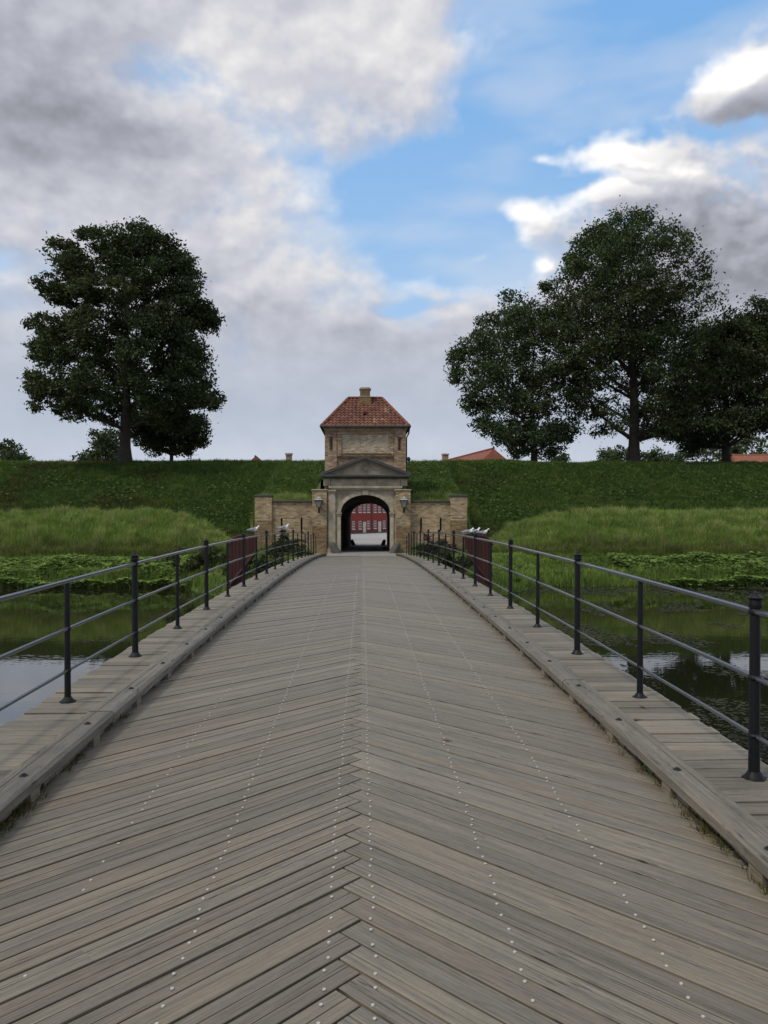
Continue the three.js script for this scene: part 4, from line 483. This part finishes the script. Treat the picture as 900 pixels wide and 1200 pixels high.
// ------------------------------------------------------------------ grass and ground cover
{
  const r = rng(99), short = [], tall = [], c0 = lin(0.112, 0.178, 0.036), c1 = lin(0.078, 0.142, 0.032), c2 = lin(0.18, 0.222, 0.054), brown = lin(0.085, 0.068, 0.03), t0 = lin(0.295, 0.40, 0.09), t1 = lin(0.205, 0.31, 0.068), t2 = lin(0.40, 0.41, 0.165), t3 = lin(0.28, 0.23, 0.11);
  const clear = (x, d) => Math.abs(x) < 2.75 && d < 48.4 || (Math.abs(x) < 5.95 && d > 42.3 && d < 43.75);
  for (let i = 0; i < 150000; i++) { const x = (r() * 2 - 1) * 46, d = 43.8 + r() * 17.9; if (clear(x, d)) continue; if (d < 48.6 && onMound(x, d)) continue; if (Math.abs(x) > 34 && r() < 0.4) continue; if (d > 59.5 && r() < 0.5) continue;
    const n = fbm(x * 0.25, d * 0.4, 4), n2 = fbm(x * 0.9 + 7, d * 0.9, 3), c = c0.clone().lerp(c1, clamp(0.5 + n)).lerp(c2, sst(0.1, 0.6, n2) * 0.7); const bw = sst(0.15, 0.6, fbm(x * 0.16 + 3.4, d * 0.25 + 1, 3) + (x < -14 && x > -24 ? 0.35 : 0)); c.lerp(brown, bw * 0.5); c.multiplyScalar(0.75 + 0.5 * r());
    const gate = Math.abs(x) < 13 ? 1.3 : 1, h = (0.16 + 0.16 * r() + 0.14 * sst(0, 0.6, n2)) * gate; short.push([x, land(x, d) - 0.02, -d, r() * 6.28, 0.22 + 0.12 * r(), h, c, (r() - 0.5) * 0.5]); }
  for (let i = 0; i < 80000; i++) { const x = (r() * 2 - 1) * 42, d = 41.7 + r() * 6.6; if (clear(x, d) || !onMound(x, d)) continue; const n = fbm(x * 0.35 + 3, d * 0.5, 4), n2 = fbm(x * 1.3, d * 1.3 + 5, 3), c = t0.clone().lerp(t1, clamp(0.5 + n * 1.1)).lerp(t2, sst(0.05, 0.6, n2) * 0.8).lerp(t3, r() < 0.06 ? 0.8 : 0); c.lerp(c0, sst(0.05, 0.5, fbm(x * 0.6 + 20, d * 0.9, 4)) * 0.75); c.multiplyScalar(0.66 + 0.6 * r()); if (d < 42.6) c.lerp(brown, 0.45);
    tall.push([x, land(x, d) - 0.03, -d, r() * 6.28, 0.3 + 0.18 * r(), 0.20 + 0.34 * r() + 0.36 * sst(-0.1, 0.5, n2), c, (r() - 0.5) * 0.5]); }
  for (let i = 0; i < 42000; i++) { const x = (r() * 2 - 1) * 40, ax = Math.abs(x); if (ax < 2.7) continue; const sh = shoreAt(x), d = sh - 0.15 + Math.pow(r(), 0.9) * (42.3 - sh); const n = fbm(x * 0.5 + 11, d * 0.8, 3), c = (r() < 0.5 ? t1.clone() : c0.clone()).lerp(t0, clamp(0.4 + n)).lerp(brown, sst(0.2, 0.7, fbm(x * 0.7, d + 40, 3)) * 0.6); c.multiplyScalar(0.7 + 0.5 * r()); const edge = d < sh + 0.7; short.push([x, land(x, d) - 0.02, -d, r() * 6.28, 0.2 + 0.1 * r(), edge ? 0.3 + 0.35 * r() : 0.12 + 0.14 * r(), c, (r() - 0.5) * 0.5]); }
  for (let i = 0; i < 5200; i++) { const x = (r() * 2 - 1) * 44, d = 57.2 + r() * 2.6, m = fbm(x * 0.35 + 60, 4, 3); if (Math.abs(x) < 2.7 || m < -0.05 || r() > 0.25 + m) continue; tall.push([x, land(x, d) - 0.03, -d, r() * 6.28, 0.22 + 0.1 * r(), 0.2 + 0.45 * r() * r() + 0.2 * m, c0.clone().lerp(c2, r()), (r() - 0.5) * 0.4]); }
  scatter('grass', tuftGeo(8, 5, 0.055, 0.7, 0.6), short, 'short green grass covering the rampart slope and moat edge', 'grass');
  scatter('tall_grass', tuftGeo(9, 6, 0.032, 0.55, 0.5), tall, 'tall yellowish meadow grass on the low bank before the rampart', 'grass');
}
{ // butterbur-like leaves at the water's edge
  const r = rng(123), pos = [0, -0.1, 0], idx = []; for (let k = 0; k < 9; k++) { const a = (k + 0.5) / 9 * 6.2832, q = 0.5 * (0.9 + 0.2 * Math.sin(k * 4)); pos.push(Math.cos(a) * q, 0.06 * Math.cos(a * 2) + 0.04, Math.sin(a) * q); if (k < 8) idx.push(0, k + 2, k + 1); }
  const leaf = new THREE.BufferGeometry(); leaf.setAttribute('position', new THREE.Float32BufferAttribute(pos, 3)); leaf.setIndex(idx); const lg = leaf.toNonIndexed(); lg.computeVertexNormals();
  const L = [[], []], cols = [lin(0.17, 0.26, 0.05), lin(0.13, 0.21, 0.042), lin(0.22, 0.31, 0.07), lin(0.09, 0.155, 0.032)];
  const patch = (side, x0, x1, n, lo, hi, dens) => { for (let i = 0; i < n; i++) { const x = lerp(x0, x1, r()), sh = shoreAt(x), d = sh - 0.35 + (41.4 - sh) * r(), m = fbm(x * 0.5, d * 0.6 + side * 9, 3); if (side ? m < dens + 1.5 * sst(15.5, 12.6, x + 0.5 * (d - 40) + 2.2 * vnoise(x * 0.4, d * 0.9)) : m < dens + 0.7 * sst(12, 7.5, -x)) continue; const hump = 0.22 + 0.26 * sst(-0.3, 0.5, m); L[side].push([x, Math.max(land(x, d), WATER + 0.05) + hump * Math.sqrt(r()), -d, r() * 6.28, 0.13 + 0.14 * r(), 0.2, cols[(r() * 4) | 0].clone().multiplyScalar(0.8 + 0.4 * r()), (r() - 0.5) * 0.8 + 0.15]); } };
  patch(0, -34, -7.5, 34000, 7, 13, -0.6); patch(1, 12.0, 32, 26000, 30, 30, -0.7);
  const R3 = []; for (let i = 0; i < 60000; i++) { const x = (r() * 2 - 1) * 40, d = 44.5 + r() * 13; if (d < 48.6 && onMound(x, d)) continue; if (Math.abs(x) < 2.8 && d < 48.4 || Math.abs(x) < 6 && d < 43.8 ) continue; const m = fbm(x * 0.22 + 5, d * 0.35 + 2, 4) + 0.25 * sst(16, 7, Math.abs(x)); if (m < 0.05 || r() > (m + 0.05) * 1.5) continue; R3.push([x, land(x, d) + 0.08 + 0.25 * r(), -d, r() * 6.28, 0.10 + 0.12 * r(), 0.2, cols[(r() * 4) | 0].clone().multiplyScalar(0.32 + 0.3 * r()), (r() - 0.5) * 0.9 + 0.3]); }
  scatter('weeds', lg, R3, 'patches of leafy weeds in the grass of the rampart slope', 'weeds');
  scatter('leafy_ground_cover', lg, L[0], 'bright green broad leaves covering the bank beside the still open water', 'ground cover'); scatter('leafy_ground_cover', lg, L[1], 'bright green broad leaves mounded on the bank beside the weedy water', 'ground cover');
}
{ // floating weed
  const r = rng(222), pos = [0, 0, 0], idx = []; for (let k = 0; k < 7; k++) { const a = k / 7 * 6.2832, q = 0.35 + 0.15 * Math.sin(k * 5.1); pos.push(Math.cos(a) * q, 0, Math.sin(a) * q); idx.push(0, 1 + (k + 1) % 7, 1 + k); } const g = new THREE.BufferGeometry(); g.setAttribute('position', new THREE.Float32BufferAttribute(pos, 3)); g.setIndex(idx); const f = g.toNonIndexed(); f.computeVertexNormals();
  const L = []; const cs = [lin(0.026, 0.032, 0.008), lin(0.016, 0.021, 0.006), lin(0.040, 0.042, 0.013), lin(0.007, 0.008, 0.004)];
  for (let i = 0; i < 80000; i++) { const right = r() < 0.8, d = 5 + Math.pow(r(), 0.8) * 33, x = right ? 2.4 + r() * Math.max(4, d * 0.62) : -2.6 - r() * Math.max(4, d * 0.62); if (d > shoreAt(x)) continue; const m = fbm(x * 0.5, d * 0.28 + (right ? 0 : 30), 4), near = sst(17, 10, d); let th = right ? lerp(0.18, -0.55, near) : 0.35; if (d > 33.5) th -= 0.3; if (m < th) continue; const k = near > 0.5 && right ? (r() < 0.75 ? 3 : 1) : (r() * 3) | 0; const s = 0.03 + 0.09 * r() * r() + (d > 20 ? 0.02 : 0); if (d > 17 && r() < 0.2) continue; L.push([x, WATER + 0.006 + 0.004 * r(), -d, r() * 6.28, s * (1 + r()), s, cs[k].clone().multiplyScalar(0.7 + 0.6 * r()), (r() - 0.5) * 0.25]); }
  scatter('floating_weed', f, L, 'dark floating water weed and algae drifting on the moat', 'water weed');
}
// shrubs on the bank by the bridge end
const shrub = (name, label, x, d, lobes, col, opt = {}) => { const r = rng(opt.seed ?? 5), y = land(x, d), t = thing(name, label, 'shrub', [x, y, -d], 0, opt.group); part('stems', lobes.slice(0, 7).map(([a, b, c]) => taper([[a * 0.2, -0.1, c * 0.2], [a * 0.7, b * 0.5, c * 0.7], [a, b, c]], [0.025, 0.018, 0.008], 5)), barkMat, t); part('foliage', leaves(lobes, opt.per ?? 1600, opt.size ?? 0.12, r), leafMat(...col), t); return t; };
const heap = (w, h, dp, n, seed, R) => { const r = rng(seed), o = []; for (let i = 0; i < n; i++) o.push([(r() * 2 - 1) * w, R * 0.6 + r() * h, (r() * 2 - 1) * dp, R * (0.7 + 0.5 * r())]); return o; };
shrub('bank_shrub', 'low dark green shrub on the bank outside the gull railing, nearest the red timber guard', -4.6, 35.4, heap(1.5, 0.9, 0.8, 16, 71, 0.45), [0.036, 0.055, 0.02], { seed: 71, group: 'shrubs on the bank by the bridge' });
shrub('bank_shrub', 'low dark green shrub at the foot of the wing wall beside the conical bush', -3.6, 39.6, heap(0.8, 0.5, 0.9, 12, 72, 0.38), [0.04, 0.06, 0.02], { seed: 72, group: 'shrubs on the bank by the bridge' });
shrub('bank_shrub', 'leafy shrub with pale flowers where the broad leaves meet the gull railing', -7.6, 37.8, heap(1.7, 0.8, 0.8, 16, 73, 0.45), [0.055, 0.08, 0.025], { seed: 73, group: 'shrubs on the bank by the bridge' });
shrub('bank_shrub', 'low dark green shrub on the bank, behind the guard with three gulls', 4.4, 35.6, heap(1.3, 0.7, 0.8, 14, 74, 0.42), [0.036, 0.055, 0.02], { seed: 74, group: 'shrubs on the bank by the bridge' });
shrub('bank_shrub', 'low dark shrub at the foot of the wing wall below the purple leaved plant', 3.5, 39.4, heap(0.7, 0.45, 0.9, 12, 75, 0.36), [0.04, 0.055, 0.024], { seed: 75, group: 'shrubs on the bank by the bridge' });
shrub('conical_bush', 'dark blue green conical evergreen bush against the brick wing wall', -4.1, 41.6, [...Array(22)].map((_, i) => { const f = i / 21, a = i * 2.4; return [Math.cos(a) * 0.3 * (1 - f), 0.15 + f * 1.28, Math.sin(a) * 0.3 * (1 - f), lerp(0.3, 0.1, f)]; }), [0.026, 0.042, 0.03], { seed: 76, per: 3600, size: 0.09 });
shrub('purple_plant', 'dull purple leaved plant against the brick wing wall', 4.3, 41.3, heap(0.85, 0.75, 0.35, 18, 77, 0.26), [0.12, 0.06, 0.07], { seed: 77, per: 1500, size: 0.11 });
lap('green');
{
  const g = new THREE.BufferGeometry(); g.setAttribute('position', new THREE.Float32BufferAttribute([-0.045, 0.002, 0, 0, 0.012, -0.016, 0, 0.004, 0, 0, 0.010, 0.018, 0.05, 0.009, 0], 3)); g.setAttribute('uv', new THREE.Float32BufferAttribute(new Float32Array(10), 2)); g.setIndex([0, 2, 1, 0, 3, 2, 2, 4, 1, 2, 3, 4]); g.computeVertexNormals(); const m = new THREE.MeshStandardMaterial({ color: lin(0.17, 0.12, 0.06), roughness: 0.8, side: THREE.DoubleSide });
  for (const [x, d, turn, lab, up] of [[2.02, 5.65, 0.4, 'curled brown leaf lying on the walkway near a slim railing post', WALK], [2.2, 6.0, 1.9, 'small brown leaf lying at the outer edge of the walkway', WALK], [0.62, 5.35, 2.6, 'dark brown leaf lying alone on the herringbone deck', 0]]) { const o = whole('fallen_leaf', g, m, lab, 'leaf', 'fallen leaves on the bridge'); o.position.set(x, deckY(d) + up + 0.004, -d); o.rotation.y = turn; }
}
// ------------------------------------------------------------------ red timber guards on the bank outside the railings
{
  const red = [wood(0.045, 0.011, 0.010, 0.8), wood(0.037, 0.010, 0.009, 0.8), wood(0.052, 0.012, 0.010, 0.8)];
  for (const s of [-1, 1]) {
    const D = 30.5, x = s * 4.55, base = [x, -4.2, -D], t = thing('timber_guard', s < 0 ? 'dark red painted timber guard beside the bridge, a single gull on its top' : 'dark red painted timber guard beside the bridge, three gulls on its top', 'guard', base, 0, 'red timber guards beside the bridge');
    // upright boards with a curved outer edge, the inner ones shorter below: a quarter arch
    const N = 8, w = 1.06 / N; for (let i = 0; i < N; i++) { const a0 = -0.53 + i * w, f = (i + 0.5) / N, top = 0.5 - 0.42 * Math.pow(Math.max(0, f - 0.6) / 0.4, 2.2) * 0.9, low = f > 0.42 ? -4.2 : lerp(0.05, -0.75, Math.pow(f / 0.42, 1.6)); const g = bx(s > 0 ? a0 + 0.004 : -a0 - w + 0.004, s > 0 ? a0 + w - 0.004 : -a0 - 0.004, low + 4.2, top + 4.2, -0.06, 0.06, 0.006); part('board', g, red[i % 3], t); }
    part('cap_rail', taper([...Array(9)].map((_, i) => { const f = i / 8; return [s * (-0.56 + 1.1 * f), 4.2 + 0.53 - 0.42 * Math.pow(Math.max(0, f - 0.6) / 0.4, 2.2) * 0.9, 0]; }), Array(9).fill(0.075), 8), red[1], t);
    part('strut', taper([[-s * 0.5, 4.1, 0.1], [s * 0.45, 2.9, 0.1]], [0.06, 0.06], 6), red[0], t);
    part('foot_beam', bx(-0.75, 0.75, 0, 0.3, -0.4, 0.4, 0.02), red[1], t); 
  }
}
// ------------------------------------------------------------------ gulls
{
  const white = plain(0.74, 0.74, 0.72, 0.7), grey = plain(0.30, 0.32, 0.35, 0.7), dark = plain(0.03, 0.022, 0.018, 0.6), redM = plain(0.22, 0.03, 0.02, 0.5);
  function loft(rings) { const seg = 12, pos = [], idx = []; rings.forEach(([x, y, a, b]) => { for (let k = 0; k <= seg; k++) { const t = k / seg * 2 * Math.PI; pos.push(x, y + Math.sin(t) * b, Math.cos(t) * a); } }); const n = seg + 1; for (let i = 0; i < rings.length - 1; i++) for (let k = 0; k < seg; k++) { const q = i * n + k; idx.push(q, q + n, q + 1, q + 1, q + n, q + n + 1); } const g = new THREE.BufferGeometry(); g.setAttribute('position', new THREE.Float32BufferAttribute(pos, 3)); g.setAttribute('uv', new THREE.Float32BufferAttribute(new Float32Array(pos.length / 3 * 2), 2)); g.setIndex(idx); g.computeVertexNormals(); return g; }
  // bird faces +x; feet at the origin
  function gull(label, pos, turn, scale, sitting, headTurn) {
    const t = thing('gull', label, 'gull', pos, turn, 'gulls at the bridge'), h = sitting ? 0.0 : 0.075;
    part('body', loft([[-0.235, h + 0.055, 0.004, 0.004], [-0.2, h + 0.06, 0.03, 0.012], [-0.13, h + 0.068, 0.05, 0.032], [-0.05, h + 0.075, 0.068, 0.056], [0.03, h + 0.087, 0.072, 0.066], [0.09, h + 0.108, 0.058, 0.062], [0.122, h + 0.14, 0.042, 0.052], [0.135, h + 0.172, 0.034, 0.038], [0.152, h + 0.192, 0.034, 0.034], [0.176, h + 0.195, 0.026, 0.026], [0.195, h + 0.19, 0.012, 0.012], [0.2, h + 0.189, 0.003, 0.003]]), white, t);
    for (const s of [-1, 1]) { const w = loft([[-0.27, h + 0.06, 0.003, 0.003], [-0.2, h + 0.07, 0.008, 0.02], [-0.1, h + 0.085, 0.014, 0.04], [0.0, h + 0.1, 0.018, 0.046], [0.06, h + 0.105, 0.012, 0.036], [0.085, h + 0.105, 0.003, 0.01]]); w.translate(0, 0.006, 0); const m = part('wing', w, grey, t); m.position.z = s * 0.057; m.rotation.y = s * 0.12; part('wing_tip', loft([[-0.315, h + 0.062, 0.002, 0.002], [-0.27, h + 0.066, 0.005, 0.008], [-0.22, h + 0.07, 0.004, 0.012]]), dark, m); part('eye', new THREE.SphereGeometry(0.005, 6, 5), dark, t, [0.166, h + 0.202, s * 0.027]); if (!sitting) part('leg', [taper([[0.0, 0.0, s * 0.025], [-0.005, 0.055, s * 0.025], [0.0, h + 0.045, s * 0.024]], [0.005, 0.004, 0.007], 6), bx(-0.005, 0.045, 0, 0.004, s * 0.025 - 0.017, s * 0.025 + 0.017)], redM, t); }
    part('beak', taper([[0.19, h + 0.19, 0], [0.215, h + 0.188, 0], [0.236, h + 0.178, 0]], [0.009, 0.007, 0.002], 6), redM, t); t.scale.setScalar(scale); return t;
  }
  const D = 30.5; gull('white gull with grey wings standing on the red timber guard beside the gull railing', [-4.13, 0.60, -D], 0.25, 1.15, false);
  const kd = 23.6; gull('white gull with grey wings standing on the railing top towards the gate', [-RAIL_X, deckY(kd) + WALK + 0.955 + 0.019, -kd], 0.5, 0.85, false);
  gull('white gull resting with its tail towards the gate, on the guard with three gulls', [4.16, 0.60, -D], 0.1, 1.15, true); gull('white gull resting in the middle of the three on the red timber guard', [4.44, 0.61, -D + 0.02], 0.5, 1.15, true); gull('white gull resting at the outer curved edge of the guard with three gulls', [4.76, 0.57, -D], -0.4, 1.15, true);
}
// ------------------------------------------------------------------ the red terrace seen through the passage
{
  const th = -50 * RAD * -1, t = thing('terrace_house', 'long red painted terrace house with white windows, seen through the gate passage', 'house', [0.9, -3.36, -150], 50 * RAD);
  // local x runs along the front (right end nearer), front faces +z
  const redW = stoneSheet([0.27, 0.042, 0.032], 0.22, 3.3, 61, 0.85), white = plain(0.75, 0.73, 0.68, 0.6), paneM = new THREE.MeshPhysicalMaterial({ color: lin(0.05, 0.06, 0.07), roughness: 0.08 }), plinth = plain(0.09, 0.075, 0.07, 0.9), doorM = plain(0.62, 0.55, 0.45, 0.6);
  part('wall', bx(-26, 20, 0, 6.3, -8, 0), redW, t); part('plinth', bx(-26.05, 20.05, 0, 0.42, 0.002, 0.08, 0.01), plinth, t); part('eaves', bx(-26.3, 20.3, 6.3, 6.5, -8.3, 0.35, 0.02), white, t);
  const rfp = prism([[-0.6, 6.5], [-4.1, 10.2], [-8, 6.5]].map(([z, y]) => [z + 0.5 * (z > -1), y]), -26.4, 20.4); rfp.rotateY(-Math.PI / 2); part('roof', rfp, tileMats[1], t, [-6, 0, 0]).rotation.y = 0;
  const win = (x, y) => { const f = part('window', [bx(x - 0.38, x + 0.38, y, y + 1.5, 0.005, 0.03), bx(x - 0.46, x + 0.46, y - 0.09, y - 0.002, 0.005, 0.14, 0.01)], white, t); for (const sx of [-1, 1]) for (let q = 0; q < 3; q++) part('pane', bx(x + sx * 0.18 - 0.14, x + sx * 0.18 + 0.14, y + 0.08 + q * 0.475, y + 0.48 + q * 0.475, 0.031, 0.036), paneM, f); };
  const bays = [-19.6, -17.5, -13.2, -10.9, -9.5, -5.9, -3.9, -2.0, 0.5, 2.5, 5.3, 7.6, 11.5]; for (const x of bays) { win(x, 0.85); } for (const x of [...bays, -7.4, -0.75, 3.85, -15.3, 9.5]) win(x, 3.95);
  for (const x of [-15.3, -7.4, -0.75, 3.85, 9.5]) { const d = part('door', bx(x - 0.45, x + 0.45, 0.02, 2.2, 0.005, 0.1, 0.01), doorM, t); part('handle', bx(x + 0.28, x + 0.33, 1.0, 1.1, 0.1, 0.16), M.black, d); part('step', bx(x - 0.6, x + 0.6, 0.0, 0.14, 0.09, 0.5, 0.01), plinth, d); }
  part('downpipe', bx(1.45, 1.53, 0.3, 6.3, 0.01, 0.09), plinth, t);
}
// ------------------------------------------------------------------ houses behind the rampart of which roofs and chimneys show
{
  const wallM = stoneSheet([0.24, 0.05, 0.035], 0.2, 3, 71, 0.9), winM = plain(0.7, 0.68, 0.62, 0.6), roofR = stoneSheet([0.23, 0.075, 0.045], 0.35, 2.2, 73, 0.85), roofO = stoneSheet([0.25, 0.095, 0.055], 0.3, 2.2, 74, 0.85);
  function house(label, [x, d], gy, turn, L, W, eave, ridge, roofM, chims, hipEnd, ct = 0.75) {
    const t = thing('house', label, 'house', [x, gy, -d], turn, 'houses behind the rampart'); part('wall', bx(-L / 2, L / 2, 0, eave, -W / 2, W / 2), wallM, t);
    const e = W / 2 + 0.35, hx = L / 2 + 0.3, hr = hipEnd ? hx - hipEnd : hx, v = [[-hx, eave, e], [hx, eave, e], [hx, eave, -e], [-hx, eave, -e], [-hx, ridge, 0], [hr, ridge, 0]], f = [0, 1, 5, 0, 5, 4, 2, 3, 4, 2, 4, 5, 1, 2, 5, 3, 0, 4, 0, 2, 1, 0, 3, 2], pos = []; for (const i of f) pos.push(...v[i]); const g = new THREE.BufferGeometry(); g.setAttribute('position', new THREE.Float32BufferAttribute(pos, 3)); const roof = part('roof', boxUV(g), roofM, t);
    for (const c of chims) { const ch = part('chimney', bx(c - 0.42, c + 0.42, ridge - 0.8, ridge + ct, -0.35, 0.35), M.towerBrick, roof); part('chimney_cap', bx(c - 0.5, c + 0.5, ridge + ct + 0.001, ridge + ct + 0.17, -0.43, 0.43, 0.02), M.stone, ch); }
    part('ridge_cap', taper([[-hx, ridge + 0.02, 0], [hr, ridge + 0.02, 0]], [0.12, 0.12], 8), roofM, roof);
    for (let q = -L / 2 + 1.5; q < L / 2 - 1; q += 2.6) for (const s of [-1, 1]) part('window', bx(q, q + 0.9, 1.1, 2.5, s > 0 ? W / 2 + 0.005 : -W / 2 - 0.06, s > 0 ? W / 2 + 0.06 : -W / 2 - 0.005), winM, t);
    return t;
  }
  // right: ridge runs back from (13.8, -80) to (10.8, -104)
  house('red roofed house with a chimney, rising above the rampart beside the airy tree', [12.3, 92], -2.2, -Math.atan2(24, 3), 24.2, 7.4, 6.2, 9.9, roofR, [-11.2], 1.6);
  house('red roofed house whose gable tip just shows over the rampart', [-13.1, 100], -2.3, Math.PI / 2 + 0.06, 9, 5, 7.3, 10.05, roofR, []);
  house('house hidden by the rampart but for its stubby dark chimney', [-8.9, 96], -2.3, Math.PI / 2 + 0.1, 16, 6.5, 6, 8.6, roofR, [-7.2], 0, 1.2);
  house('long orange tiled house showing above the rampart behind the dense spreading tree', [64, 112], -2.6, -0.12, 20, 8, 8.6, 11.8, roofO, [6]);
}
lap('small');
renderer.render(scene, camera);
